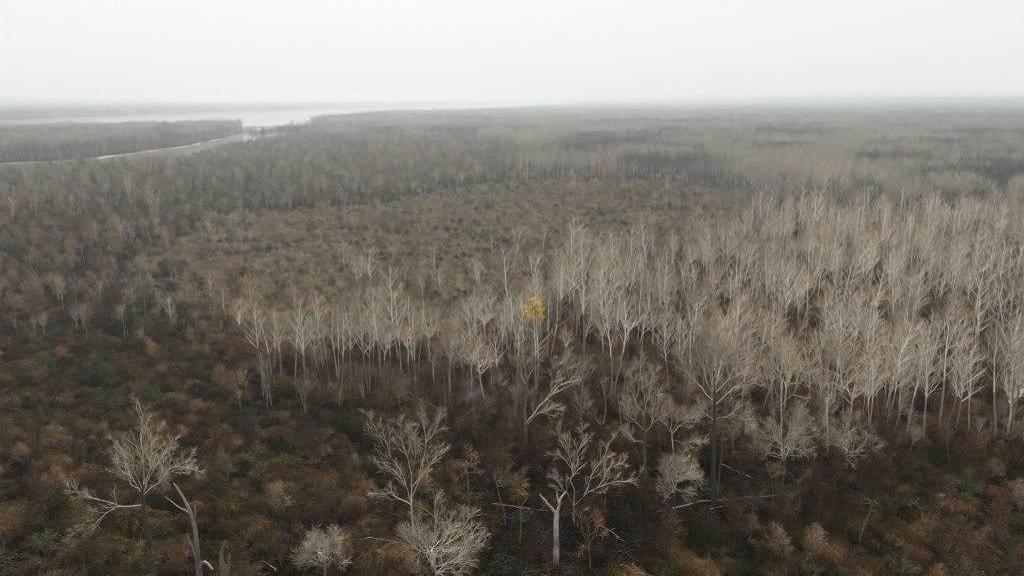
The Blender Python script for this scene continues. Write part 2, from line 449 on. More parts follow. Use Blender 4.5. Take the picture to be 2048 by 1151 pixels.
def make_mound(seed, mat, n=480, R=1.7, h=1.7, thick=.012):
    """Arching dead vines heaped over a shrub."""
    rng = np.random.RandomState(seed)
    g = Geo()
    K = 5
    lob = [(rng.uniform(-.45, .45) * R, rng.uniform(-.45, .45) * R, rng.uniform(.55, 1.05) * h, rng.uniform(.5, .85) * R) for _ in range(4)] + [(0, 0, h, R * .8)]
    which = rng.randint(0, len(lob), n)
    lb = np.array(lob)[which]
    a = rng.uniform(0, 2 * pi, n); rr = np.sqrt(rng.uniform(0, 1, n)) * .55
    c = lb[:, :2]
    st = c + (rr * lb[:, 3])[:, None] * np.stack([np.cos(a), np.sin(a)], 1)
    a2 = a + rng.normal(0, .8, n)
    reach = lb[:, 3] * rng.uniform(.35, .85, n)
    z0 = lb[:, 2] * np.sqrt(np.clip(1 - rr ** 2 * 1.2, .1, 1)) * rng.uniform(.75, 1.08, n)
    P = np.zeros((n, K, 3))
    for k in range(K):
        s = k / (K - 1)
        P[:, k, :2] = st + (reach * s)[:, None] * np.stack([np.cos(a2), np.sin(a2)], 1) + rng.normal(0, .05, (n, 2))
        P[:, k, 2] = np.maximum(z0 * (1 + .18 * s - 1.05 * s * s) + rng.normal(0, .05, n), .03)
    g.tubes(P, np.linspace(thick, thick * .6, K)[None].repeat(n, 0) * rng.uniform(.7, 1.5, n)[:, None], mat, 3)
    # a few upright canes and sprigs
    m = n // 4
    p0 = rng.normal(0, .4, (m, 2)) * R * .8
    Q = np.zeros((m, 4, 3)); dd = rng.normal(0, .35, (m, 2))
    for k in range(4):
        s = k / 3
        Q[:, k, :2] = p0 + dd * s * h; Q[:, k, 2] = h * (1.25 * s) * rng.uniform(.6, 1.1, m) + .02
    g.tubes(Q, np.linspace(thick, thick * .5, 4)[None].repeat(m, 0), mat, 3)
    return g

def make_shrub(seed, mat, h=3.0, w=1.6, stems=11, leaf=None, n1=6, n2=4, thick=1.0):
    rng = np.random.RandomState(seed)
    g = Geo()
    K = 6
    a = np.arange(stems) * 2.4 + rng.uniform(-.5, .5, stems); e = np.sqrt(rng.uniform(.02, 1, stems))
    P = np.zeros((stems, K, 3))
    tipz = h * rng.uniform(.7, 1.05, stems) * (1 - .35 * e)
    for k in range(K):
        s = k / (K - 1)
        rad = w * (.12 + .88 * s ** 1.3) * e
        P[:, k, 0] = np.cos(a) * rad + rng.normal(0, .05, stems); P[:, k, 1] = np.sin(a) * rad + rng.normal(0, .05, stems)
        P[:, k, 2] = tipz * s ** .85
    R = np.linspace(.04 * thick, .02, K)[None].repeat(stems, 0)
    g.tubes(P, R, mat, 3)
    P1, R1 = grow(rng, P, R, n1, .2, .98, (.4, 1.0), lambda t, pl: pl * .38 * (1.2 - t) + .25, .6, .018, 4, .06, .14, .028)
    g.tubes(P1, R1, mat, 3)
    P2, R2 = grow(rng, P1, R1, n2, .2, .98, (.4, .9), lambda t, pl: pl * .45 + .2, .7, .014, 3, .03, .18, .018)
    g.tubes(P2, R2, mat, 3)
    if leaf:
        e = np.concatenate([P2[:, 1], P2[:, 2], P2[:, 2], P1[:, 2]])
        e = e[rng.uniform(size=len(e)) < leaf[2]]
        g.leaves(e + rng.normal(0, .12, e.shape), leaf[1], leaf[0], rng)
    return g

def make_brushtree(seed, h=8.0, w=3.2, bark='brush_bark', twig='brush', leaf=None):
    rng = np.random.RandomState(seed)
    tr, cr = Geo(), Geo()
    ns = rng.randint(1, 4); K = 7
    P = []
    for s in range(ns):
        p = stem_line(rng, h * rng.uniform(.75, .95), rng.normal(0, .16, 2), .09, K); P.append(p)
    P = np.array(P); R = np.linspace(h * .013, .03, K)[None].repeat(ns, 0)
    tr.tubes(P, R, bark, 4)
    n1 = {1: 22, 2: 13, 3: 9}[ns]
    P1, R1 = grow(rng, P, R, n1, .25, .98, (.5, 1.15), lambda t, pl: w * (1.15 - .75 * t) * .9, .5, .018, 5, .07, .12, .05)
    cr.tubes(P1, R1, bark, 3)
    P2, R2 = grow(rng, P1, R1, 8, .2, .98, (.4, 1.0), lambda t, pl: pl * .42 + .3, .65, .02, 4, .05, .14, .03)
    cr.tubes(P2, R2, twig, 3)
    P3, R3 = grow(rng, P2, R2, 3, .2, .98, (.4, 1.0), lambda t, pl: pl * .45 + .2, .75, .016, 3, .02, .18, .022)
    cr.tubes(P3, R3, twig, 3)
    if leaf:
        e = np.concatenate([P3[:, 1], P3[:, 2]]); e = e[rng.uniform(size=len(e)) < leaf[2]]
        cr.leaves(e + rng.normal(0, .15, e.shape), leaf[1], leaf[0], rng)
    return tr, cr

# ------------------------------------------------------------------ scene objects: helpers
def tag(o, label=None, cat=None, group=None, kind=None):
    if label: o['label'] = label
    if cat: o['category'] = cat
    if group: o['group'] = group
    if kind: o['kind'] = kind
    return o
def mesh_obj(name, me, parent=None, loc=(0, 0, 0)):
    o = bpy.data.objects.new(name, me)
    C.objects.link(o)
    o.location = loc
    if parent:
        o.parent = parent
    return o
def thing(name, label, cat, loc, rz=0, scl=1.0, group=None):
    o = bpy.data.objects.new(name, None)
    o.empty_display_size = .5
    C.objects.link(o)
    o.location = loc; o.rotation_euler = (0, 0, rz); o.scale = (scl, scl, scl)
    return tag(o, label, cat, group)

# ------------------------------------------------------------------ the ground, one sheet to the horizon
def axis(lo, hi, n, fine):
    a = np.arcsinh(lo / fine); b = np.arcsinh(hi / fine)
    return np.sinh(np.linspace(a, b, n)) * fine
gx = axis(-15000, 15000, 330, 160.0)
gy = np.r_[np.linspace(-600, 60, 14)[:-1], 60 + axis(0, 15900, 330, 230.0)]
XX, YY = np.meshgrid(gx, gy)
ZZ = height(XX.ravel(), YY.ravel())
def grid_mesh(name, X, Y, Z, mat):
    ny, nx = X.shape
    me = bpy.data.meshes.new(name)
    V = np.stack([X.ravel(), Y.ravel(), Z.ravel()], 1)
    i = np.arange(nx * ny).reshape(ny, nx)
    q = np.stack([i[:-1, :-1], i[:-1, 1:], i[1:, 1:], i[1:, :-1]], -1).reshape(-1, 4)
    me.vertices.add(len(V)); me.vertices.foreach_set('co', V.astype(np.float32).ravel())
    me.loops.add(q.size); me.loops.foreach_set('vertex_index', q.astype(np.int32).ravel())
    me.polygons.add(len(q)); me.polygons.foreach_set('loop_start', np.arange(0, q.size, 4, dtype=np.int32))
    me.polygons.foreach_set('use_smooth', np.ones(len(q), bool))
    me.materials.append(mat); me.update()
    return me
FIELD = poly([(200, 620), (330, 500), (480, 425), (640, 420), (760, 412), (850, 395), (960, 372), (1100, 362), (1300, 362), (1500, 385), (1480, 470), (1200, 560), (1000, 650), (700, 680), (480, 690), (300, 640)])
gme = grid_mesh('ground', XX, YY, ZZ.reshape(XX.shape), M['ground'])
gq = np.stack([XX.ravel(), YY.ravel()], 1)
gm = np.clip((sdist(FIELD, gq) + 12 * vnoise(gq, 45, 71)) / 14 + .5, 0, 1)
gat = gme.attributes.new('grassy', 'FLOAT', 'POINT'); gat.data.foreach_set('value', gm.astype(np.float32))
tag(mesh_obj('ground', gme), 'dark leaf-littered floodplain floor under the woods and brush', kind='structure')
wx, wy = np.meshgrid(np.linspace(-14000, 3000, 40), np.linspace(550, 15900, 40))
tag(mesh_obj('river_water', grid_mesh('river_water', wx, wy, np.full(wx.shape, WATER_Z), M['water'])), 'wide pale grey river winding to the hazy horizon', kind='structure')

# ------------------------------------------------------------------ prototypes
def joined(pair):
    return pair[0].merged(pair[1])
PROTO = {}
def proto_pairs(kind, pairs):
    """meshes for the individual things (trunk, crown) and one joined mesh for the mass"""
    PROTO[kind] = [(p[0].build(kind + '_trunk'), p[1].build(kind + '_crown'), joined(p).build(kind + '_mass')) for p in pairs]
def proto_single(kind, gs):
    PROTO[kind] = [(None, m, m) for m in (g.build(kind) for g in gs)]
proto_pairs('poplar', [make_poplar(100 + i, 20.0, wide=(1, .8, 1.2, .95, 1.35, .75, 1.1, 1.25, .9, 1.05, .85, 1.15)[i]) for i in range(12)] +
            [make_round(140 + i, (17.5, 19, 16, 18.5)[i], (3.6, 4.4, 3.9, 3.2)[i], (8, 9, 7, 8)[i], 'pale_bark', 'pale_twig', (.38, .32, .42, .36)[i], .9, lr=.005) for i in range(4)])
proto_single('mound', [make_mound(200 + i, 'mound', 480, (1.7, 2.3, 1.3, 2.0, 1.5, 2.6, 1.1, 1.8, 2.1, 1.6, 2.4, 1.4)[i], (1.35, .9, 1.7, .75, 1.2, 1.1, 1.3, 1.6, .6, 1.0, 1.4, .8)[i]) for i in range(12)])
proto_single('tangle', [make_shrub(570 + i, 'tangle', (1.2, 1.7, .9, 1.4)[i], (1.5, 1.1, 1.8, 1.3)[i], 8, None, 6, 4, .6) for i in range(4)])
proto_single('rust', [make_shrub(300 + i, 'rust', 3.8, 1.7, 11) for i in range(5)] + [make_mound(330 + i, 'rust', R=1.6, h=1.7) for i in range(2)])
proto_single('thicket', [make_shrub(400 + i, 'thicket', (1.8, 2.2, 2.8, 3.4, 2.4, 2.0, 3.0)[i], (1.9, 1.6, 1.3, 1.2, 2.1, 1.4, 1.7)[i], (9, 8, 7, 6, 11, 8, 9)[i], None, 6, 4, .8) for i in range(7)])
proto_single('leafy', [make_shrub(500 + i, 'moss_bark', 1.9, 1.4, 9, ('green_leaf', .075, .9), 6, 4) for i in range(5)])
proto_single('dark', [make_shrub(520 + i, 'dark_bark', 4.5, 2.2, 10, ('dark_leaf', .15, .8), 8, 5) for i in range(3)])
proto_pairs('slim', [make_poplar(640 + i, 12.0, 0, 'slim_bark', 'brush', wide=1.35) for i in range(6)])
proto_pairs('brushtree', [make_brushtree(600 + i, 8.0, 3.0) for i in range(8)])
# far woods: small patches of simplified trees
def far_patch(seed, size, n, h, bark, twig, wide=1.2):
    rng = np.random.RandomState(seed)
    g = None
    base = [joined(make_poplar(seed * 10 + k, h, 1, bark, twig, wide=wide)) for k in range(4)]
    out = Geo()
    for i in range(n):
        b = base[i % 4]
        s = rng.uniform(.8, 1.12); a = rng.uniform(0, 6.28)
        off = rng.uniform(-size / 2, size / 2, 2)
        R = np.array([[cos(a), -sin(a), 0], [sin(a), cos(a), 0], [0, 0, 1]]) * s
        t = Geo(); t.mats = list(b.mats); t.v = [v @ R.T + np.array([off[0], off[1], 0]) for v in b.v]; t.f4 = b.f4; t.m4 = b.m4; t.n = b.n
        out = t if out.n == 0 else out.merged(t)
    return out
proto_single('farpatch', [far_patch(70 + i, 30, 20, 20.0, 'far_pale', 'far_twig', 1.3) for i in range(4)])
proto_single('fardark', [far_patch(80 + i, 30, 22, 17.0, 'far_dark', 'far_dark', 1.6) for i in range(3)])

# ------------------------------------------------------------------ scattering
def scatter(seed, bounds, sp, jit=.45):
    rng = np.random.RandomState(seed)
    x0, x1, y0, y1 = bounds
    xs = np.arange(x0, x1, sp); ys = np.arange(y0, y1, sp)
    X, Y = np.meshgrid(xs, ys)
    X = X + (np.arange(len(ys)) % 2)[:, None] * sp * .5
    q = np.stack([X.ravel(), Y.ravel()], 1) + rng.uniform(-jit, jit, (X.size, 2)) * sp
    keep = np.abs(q[:, 0]) < q[:, 1] * .65 * 1.1 + 12
    return q[keep], rng
def mass(name, label, kind, q, scl, rot, idx):
    """Plants nobody could count, as one object that sets a plant on each of its points."""
    if len(q) == 0:
        return
    me = bpy.data.meshes.new(name)
    z = height(q[:, 0], q[:, 1])
    me.vertices.add(len(q)); me.vertices.foreach_set('co', np.stack([q[:, 0], q[:, 1], z - .05], 1).astype(np.float32).ravel())
    rt = np.random.RandomState(len(q))
    for nm, dt, arr in (('tilt_x', 'FLOAT', rt.normal(0, .035, len(q)).astype(np.float32)), ('tilt_y', 'FLOAT', rt.normal(0, .035, len(q)).astype(np.float32)), ('scl', 'FLOAT', scl.astype(np.float32)), ('rot', 'FLOAT', rot.astype(np.float32)), ('idx', 'INT', idx.astype(np.int32))):
        at_ = me.attributes.new(nm, dt, 'POINT'); at_.data.foreach_set('value', arr)
    o = mesh_obj(name, me)
    tag(o, label, None, None, 'stuff')
    col = bpy.data.collections.get('proto_' + kind)
    if col is None:
        col = bpy.data.collections.new('proto_' + kind)
        for k, p in enumerate(PROTO[kind]):
            po = bpy.data.objects.new('%s_plant_%02d' % (kind, k), p[2]); col.objects.link(po)
    ng = bpy.data.node_groups.new(name, 'GeometryNodeTree')
    ng.interface.new_socket('Geometry', in_out='INPUT', socket_type='NodeSocketGeometry')
    ng.interface.new_socket('Geometry', in_out='OUTPUT', socket_type='NodeSocketGeometry')
    N = ng.nodes; L = ng.links
    gi = N.new('NodeGroupInput'); go = N.new('NodeGroupOutput')
    iop = N.new('GeometryNodeInstanceOnPoints')
    ci = N.new('GeometryNodeCollectionInfo'); ci.inputs['Collection'].default_value = col
    ci.inputs['Separate Children'].default_value = True; ci.inputs['Reset Children'].default_value = True
    def attr(nm, dt):
        a = N.new('GeometryNodeInputNamedAttribute'); a.data_type = dt; a.inputs['Name'].default_value = nm
        return a.outputs['Attribute']
    cx = N.new('ShaderNodeCombineXYZ'); L.new(attr('rot', 'FLOAT'), cx.inputs[2]); L.new(attr('tilt_x', 'FLOAT'), cx.inputs[0]); L.new(attr('tilt_y', 'FLOAT'), cx.inputs[1])
    e2r = N.new('FunctionNodeEulerToRotation'); L.new(cx.outputs[0], e2r.inputs[0])
    L.new(gi.outputs[0], iop.inputs['Points']); L.new(ci.outputs[0], iop.inputs['Instance'])
    iop.inputs['Pick Instance'].default_value = True
    L.new(attr('idx', 'INT'), iop.inputs['Instance Index'])
    L.new(e2r.outputs[0], iop.inputs['Rotation']); L.new(attr('scl', 'FLOAT'), iop.inputs['Scale'])
    L.new(iop.outputs[0], go.inputs[0])
    md = o.modifiers.new('plants', 'NODES'); md.node_group = ng
    return o

ITEMS = []      # (object, kind, x, y, z_mid) of every individual plant, labelled at the end
def place(kind, name, cat, group, x, y, scl, rot, idx):
    t_, c_, _ = PROTO[kind][idx % len(PROTO[kind])]
    z = height(x, y) - .05
    if t_ is None:
        o = mesh_obj(name, c_, None, (x, y, z)); o.rotation_euler = (0, 0, rot); o.scale = (scl,) * 3
    else:
        o = thing(name, None, None, (x, y, z), rot, scl)
        mesh_obj('trunk', t_, o); mesh_obj('crown', c_, o)
    o.rotation_euler = (random.gauss(0, .035), random.gauss(0, .035), rot)
    tag(o, None, cat, group)
    ITEMS.append((o, kind, x, y, scl))
    return o
def in_view(q, z=1.0, m=0):
    d = q[:, 1] * cos(PITCH) - (z - CAM_H) * sin(PITCH)
    h = q[:, 1] * sin(PITCH) + (z - CAM_H) * cos(PITCH)
    u = 1024 + F * q[:, 0] / d; v = 575.5 - F * h / d
    return (u > -m) & (u < 2048 + m) & (v < 1151 + m)
def populate(kind, name, cat, group, stuff_name, stuff_label, q, scl, rng, limit=300, z=1.0):
    rot = rng.uniform(0, 6.28, len(q)); idx = rng.randint(0, len(PROTO[kind]), len(q))
    size = scl / np.hypot(q[:, 1], 60) * in_view(q, z)
    order = np.argsort(-size)
    pick = np.zeros(len(q), bool); pick[order[:limit]] = True
    pick &= size > 0
    for i in np.where(pick)[0]:
        place(kind, name, cat, group, q[i, 0], q[i, 1], scl[i], rot[i], idx[i])
    r = ~pick
    mass(stuff_name, stuff_label, kind, q[r], scl[r], rot[r], idx[r])

HEROES = []     # (x, y, clearance) around which nothing is scattered
def away(q, extra=0.0):
    k = np.ones(len(q), bool)
    for x, y, r in HEROES:
        k &= (q[:, 0] - x) ** 2 + (q[:, 1] - y) ** 2 > (r + extra) ** 2
    return k

# ------------------------------------------------------------------ trees of the foreground, one by one
LAND = []       # landmarks for the labels: (u, v, phrase)
def hero(name, label, base, limbs, seed, phrase=None, bark='hero_bark', twig='hero_twig', trunk_bark=None, n=(8, 6, 4), spread=1.0, tl=1.0, clear=1.5, leaf=None, cat='tree', trop=.08, drop=.25):
    """limbs: list of (pixel points, depth offset of the tip in metres, r0, r1). The first is the trunk."""
    rng = np.random.RandomState(seed)
    bx, by = G(*base)
    bz = height(bx, by) - .1
    o = thing(name, label, cat, (bx, by, bz))
    org = np.array([bx, by, bz])
    PL, RL = [], []
    K = 8
    for j, (pts, dy, r0, r1) in enumerate(limbs):
        pp = np.array([at(u, v, by) for u, v in pts])
        if j == 0:
            pp = np.vstack([org, pp]); pp[0] = org
        m = len(pp)
        s = np.linspace(0, 1, m)
        s0 = 0.0
        if j:                                   # start at the depth of the branch it leaves
            best = min(((np.linalg.norm(q[[0, 2]] - pp[0][[0, 2]]), q[1]) for L_ in PL for q in L_), key=lambda k: k[0])
            d0 = best[1] - by
        else:
            d0 = 0
        pp[:, 1] = by + d0 + (dy) * s
        P = resample(pp, K)
        P[1:-1] += rng.normal(0, (.018 if n else .006) * min(9.0, np.linalg.norm(P[-1] - P[0])), (K - 2, 3)) * (.35 if j == 0 else 1)
        PL.append(P); RL.append(np.linspace(r0 * (.7 if j == 0 else .5 if n else .6), max(r1 * .7, .014), K))
    tg = Geo(); tg.tubes((PL[0] - org)[None], RL[0][None], trunk_bark or bark, 7)
    # broken top closed by a splintered tip
    mesh_obj('trunk', tg.build('hero_trunk'), o)
    for P, R in zip(PL[1:], RL[1:]):
        lg = Geo(); lg.tubes((P - org)[None], R[None], bark, 5)
        mesh_obj('limb', lg.build('hero_limb'), o)
    if n and n[0]:
        src = (PL[1:] if len(PL) > 1 else PL); srr = (RL[1:] if len(RL) > 1 else RL)
        P0 = np.array(src) - org; R0 = np.array(srr)
        cg = Geo()
        P1, R1 = grow(rng, P0, R0, n[0] + 4, drop, .98, (.35, .9), lambda t, pl: (pl * .36 * (1.2 - t) + .7) * spread, .6, .014, 5, trop, .12, .075)
        cg.tubes(P1, R1, bark, 3)
        P2, R2 = grow(rng, P1, R1, n[1] + 2, .2, .98, (.35, .75), lambda t, pl: (pl * .48 * (1.15 - t) + .45) * tl, .65, .010, 4, trop, .11, .034)
        cg.tubes(P2, R2, twig, 3)
        if n[2]:
            P3, R3 = grow(rng, P2, R2, n[2] + 1, .2, .98, (.3, .8), lambda t, pl: (pl * .45 + .25) * tl, .75, .009, 3, trop, .12, .013)
            cg.tubes(P3, R3, twig, 3)
            if leaf:
                e = P3[:, -1]; e = e[rng.uniform(size=len(e)) < leaf[2]]; cg.leaves(e + rng.normal(0, .15, e.shape), leaf[1], leaf[0], rng)
        mesh_obj('crown', cg.build('hero_crown'), o)
    HEROES.append((bx, by, clear))
    if phrase:
        u, v = proj(bx, by, bz); LAND.append((u, v, phrase))
    return o
def round_hero(name, label, base, top, width, seed, phrase=None, stems=9, fork=.3, dens=1.0, bark='hero_bark', twig='hero_twig', clear=1.5, bole=None, lr=.0062):
    bx, by = G(*base); bz = height(bx, by) - .1
    h = at(base[0], top, by)[2] - bz
    w = width / 2 * math.hypot(by, CAM_H - h * .6) / F
    t_, c_ = make_round(seed, h, w, stems, bark, twig, fork, dens, bole_mat=bole, lr=lr)
    o = thing(name, label, 'tree', (bx, by, bz))
    mesh_obj('trunk', t_.build('round_trunk'), o); mesh_obj('crown', c_.build('round_crown'), o)
    HEROES.append((bx, by, clear))
    if phrase:
        u, v = proj(bx, by, bz); LAND.append((u, v, phrase))
    return o

hero('cottonwood_tree', 'bare pale-crowned tree with dark straight trunk and one tall twisted leader', (300, 1096),
     [([(292, 1050), (285, 1010), (281, 990), (286, 970)], .3, .60, .28),
      ([(284, 985), (288, 955), (281, 915), (279, 872), (286, 841), (268, 806)], .5, .15, .03),
      ([(284, 1010), (237, 1008), (195, 990), (139, 970)], -1.5, .13, .03),
      ([(245, 1008), (223, 1015), (206, 1032), (164, 1046)], -2.5, .08, .02),
      ([(286, 990), (303, 976), (331, 952), (376, 921)], 1.5, .13, .03),
      ([(322, 958), (345, 945), (366, 942), (388, 956)], 1.0, .07, .02),
      ([(282, 995), (258, 973), (240, 938), (226, 907)], 2.0, .12, .03),
      ([(285, 985), (277, 950), (262, 905), (240, 868)], -2.0, .12, .03),
      ([(290, 975), (302, 930), (308, 900), (313, 872)], -1.5, .12, .03),
      ([(288, 978), (297, 945), (318, 915), (330, 893)], 2.5, .11, .03),
      ([(283, 990), (272, 950), (255, 925), (250, 890)], -3.0, .11, .03),
      ([(286, 985), (290, 940), (289, 910), (297, 876)], 3.0, .11, .03)], 11, 'the tree with the tall twisted leader', trunk_bark='dark_bark', n=(8, 5, 3), tl=.75, spread=.8)
hero('broken_snag', 'leaning grey dead trunk with splintered top and one side prong', (402, 1172),
     [([(397, 1140), (390, 1070), (383, 1036), (366, 1001), (343, 969)], .6, .62, .14),
      ([(382, 1032), (355, 1011), (331, 990)], -.6, .2, .05),
      ([(385, 1042), (388, 1028), (385, 1013)], .3, .24, .08),
      ([(396, 1130), (386, 1090), (378, 1060)], -.8, .4, .10),
      ([(398, 1140), (411, 1112), (432, 1128)], -1.2, .36, .2)], 12, 'the leaning grey snag', bark='grey_wood', n=None, cat='dead tree')
hero('shattered_stump', 'short brown shattered stump with hooked top beside the leaning snag', (448, 1168),
     [([(447, 1140), (440, 1116), (446, 1092), (451, 1082)], .3, .72, .22), ([(450, 1165), (455, 1140), (456, 1112)], .6, .55, .25), ([(446, 1100), (452, 1090), (457, 1096)], -.3, .26, .1)], 13, None, bark='snag_wood', n=None, cat='stump')
round_hero('round_tree', 'small round pale bare tree at the bottom edge, bright white twigs', (650, 1190), 1044, 108, 14, 'the small round pale tree', 12, .38, 1.15)
hero('spreading_tree', 'tall pale bare tree with zigzag limbs behind the round bushy-crowned tree', (830, 1085),
     [([(826, 1045), (823, 1008), (822, 980), (823, 945)], .2, .24, .09),
      ([(823, 1010), (795, 987), (767, 976), (743, 976)], -1.5, .10, .02),
      ([(823, 1005), (809, 973), (788, 945), (757, 940)], 1.0, .11, .02),
      ([(823, 950), (812, 905), (803, 865), (795, 830)], -.8, .10, .02),
      ([(824, 975), (844, 945), (851, 880), (840, 833)], .8, .12, .02),
      ([(826, 990), (840, 966), (865, 924), (886, 910)], 1.8, .10, .02),
      ([(812, 978), (780, 925), (750, 872), (727, 840)], 2.4, .09, .02),
      ([(850, 890), (868, 868), (880, 835)], 1.2, .06, .02),
      ([(822, 960), (835, 900), (826, 860), (822, 835)], -2.2, .09, .02)], 15, 'the tall zigzag-limbed tree', n=(8, 5, 3), tl=.75, spread=.85)
round_hero('round_tree', 'wide round bushy-crowned bare tree with tan twig tips at the bottom edge', (884, 1215), 985, 176, 16, 'the wide round bushy-crowned tree', 15, .34, 1.25)
hero('blackened_tree', 'blackened bare trunk with thin dark limbs before the pale poplar row', (893, 889),
     [([(893, 860), (890, 810), (889, 750), (886, 690)], .3, .48, .08),
      ([(889, 832), (858, 802), (823, 785), (795, 764)], -1.5, .2, .03),
      ([(889, 790), (870, 750), (858, 715)], 1.0, .08, .02),
      ([(889, 770), (905, 735), (912, 700)], -1.0, .08, .02),
      ([(892, 845), (915, 838), (941, 842), (962, 825), (987, 816)], 1.2, .08, .02),
      ([(890, 815), (925, 790), (950, 748)], 1.0, .08, .02)], 17, 'the blackened trunk', bark='dark_bark', twig='brush_bark', n=(6, 5, 3), spread=.9)
hero('mossy_tree', 'mossy dark-trunked tree with long curving limbs in front of the yellow-topped tree', (1052, 925),
     [([(1052, 890), (1051, 850), (1049, 826), (1052, 796), (1055, 767), (1050, 735)], .2, .58, .10),
      ([(1052, 845), (1069, 820), (1090, 793), (1125, 764), (1149, 743), (1170, 717)], -1.5, .26, .03),
      ([(1052, 850), (1060, 842), (1087, 823), (1121, 823)], 1.0, .09, .02),
      ([(1055, 770), (1041, 748), (1030, 700)], 1.5, .09, .02),
      ([(1054, 765), (1062, 735), (1075, 695)], -1.0, .09, .02),
      ([(1100, 785), (1105, 750), (1112, 715)], -1.0, .07, .02),
      ([(1052, 755), (1046, 720), (1050, 685)], -2.0, .09, .02),
      ([(1120, 768), (1128, 735), (1140, 700)], .5, .06, .02)], 18, 'the mossy-trunked tree', trunk_bark='moss_bark', n=(8, 5, 3), tl=.8)
hero('forked_snag', 'bare forked snag, pale grey, three broken prongs like a slingshot', (1112, 1128),
     [([(1113, 1085), (1112, 1046), (1114, 1027)], .1, .58, .46),
      ([(1114, 1030), (1098, 1008), (1079, 982)], -.8, .36, .13),
      ([(1114, 1028), (1119, 1012), (1120, 1001), (1133, 987)], .6, .36, .12),
      ([(1119, 1010), (1115, 998), (1114, 985)], .9, .24, .10)], 19, 'the forked grey snag', bark='pale_snag', n=None, cat='dead tree')
hero('spreading_tree', 'low wide bare tree with limbs sweeping right behind the forked snag', (1148, 1045),
     [([(1147, 1030), (1147, 1012), (1149, 990)], .2, .24, .14),
      ([(1148, 995), (1147, 960), (1144, 938), (1133, 914), (1105, 896)], -1.0, .11, .02),
      ([(1144, 938), (1140, 907), (1128, 880), (1116, 858)], .8, .09, .02),
      ([(1146, 950), (1157, 903), (1166, 880), (1171, 855)], 1.6, .09, .02),
      ([(1148, 1012), (1171, 983), (1206, 963), (1241, 952), (1276, 938)], -2.0, .13, .02),
      ([(1165, 990), (1180, 960), (1199, 931), (1234, 879)], 1.5, .11, .02),
      ([(1147, 1005), (1135, 990), (1119, 976), (1105, 952)], 1.0, .08, .02),
      ([(1190, 972), (1215, 930), (1250, 905)], -1.2, .07, .02)], 20, 'the low wide-limbed tree', n=(7, 5, 3), tl=.7, spread=.8)
hero('vine_clad_tree', 'largest pale fan-shaped crown on a black vine-clad trunk', (1428, 1008),
     [([(1428, 960), (1428, 880), (1428, 820), (1430, 782), (1428, 740)], .2, .66, .16),
      ([(1428, 790), (1404, 730), (1386, 680)], -2, .15, .02), ([(1428, 785), (1415, 717), (1402, 660)], 1, .15, .02),
      ([(1428, 785), (1428, 717), (1425, 645)], -1, .15, .02), ([(1430, 785), (1449, 730), (1464, 665)], 2, .15, .02),
      ([(1432, 785), (1454, 756), (1477, 725), (1495, 678)], -1, .15, .02), ([(1427, 800), (1400, 770), (1378, 748), (1362, 715)], 2, .12, .02),
      ([(1430, 780), (1440, 720), (1446, 645)], 3.5, .14, .02), ([(1428, 780), (1420, 730), (1412, 650)], -3.5, .14, .02),
      ([(1430, 810), (1465, 780), (1500, 755), (1512, 725)], 1.0, .12, .02), ([(1430, 785), (1436, 730), (1482, 655)], -3, .13, .02),
      ([(1430, 840), (1470, 820), (1490, 840)], -1.5, .08, .02), ([(1428, 840), (1400, 815), (1385, 825)], -1.5, .08, .02)],
     21, 'the great fan-crowned tree', trunk_bark='dark_bark', n=(9, 6, 4), clear=2.5)
hero('leaning_tree', 'slim mossy trunk leaning against the great fan-crowned tree', (1434, 1000),
     [([(1438, 960), (1446, 890), (1450, 830), (1462, 790)], .8, .22, .08), ([(1448, 850), (1470, 800), (1478, 770)], 1, .08, .02), ([(1450, 830), (1440, 790), (1436, 765)], -1, .08, .02)],
     22, None, bark='moss_bark', n=(6, 5, 3))
hero('forked_tree', 'y-shaped bare tree with outspread branches left of the great crown', (1346, 985),
     [([(1346, 950), (1347, 900), (1344, 861)], .2, .2, .1), ([(1344, 865), (1326, 842), (1308, 822)], -1, .09, .02), ([(1344, 865), (1346, 840), (1342, 812)], 1, .09, .02),
      ([(1344, 868), (1368, 850), (1402, 832)], 1.2, .09, .02), ([(1346, 880), (1370, 885), (1405, 878)], -1, .07, .02), ([(1345, 862), (1356, 835), (1368, 815)], -1.5, .08, .02)],
     23, 'the y-shaped tree', n=(8, 5, 3), tl=.8)
round_hero('round_tree', 'low round pale bare tree under the y-shaped tree', (1350, 1050), 895, 96, 24, 'the low round tree', 14, .4, 1.1, bole='dark_bark', lr=.0045)
hero('mossy_tree', 'green-mossed trunk with short upswept crown beside the broken-topped burnt trunk', (1290, 968),
     [([(1290, 930), (1289, 880), (1288, 814), (1289, 780)], .2, .46, .1), ([(1288, 840), (1270, 790), (1262, 745)], 1, .1, .02), ([(1288, 830), (1300, 780), (1303, 735)], -1, .1, .02),
      ([(1289, 860), (1262, 835), (1248, 800)], -1, .08, .02), ([(1289, 800), (1286, 760), (1283, 722)], 1.5, .09, .02), ([(1289, 870), (1312, 840), (1322, 800)], 1.5, .08, .02), ([(1289, 885), (1266, 880), (1250, 862)], .5, .07, .02)],
     25, 'the green-mossed trunk', trunk_bark='moss_bark', n=(8, 5, 3), tl=.85)
hero('burnt_snag', 'burnt black trunk with white broken prongs at its top', (1205, 915),
     [([(1205, 890), (1205, 865), (1206, 846)], .1, .46, .34), ([(1205, 850), (1196, 843), (1187, 832), (1195, 816)], -.5, .09, .05), ([(1206, 850), (1211, 830), (1212, 796), (1208, 780), (1200, 760)], .5, .10, .05)],
     26, 'the burnt trunk with white prongs', bark='grey_wood', trunk_bark='dark_bark', n=None, cat='dead tree')
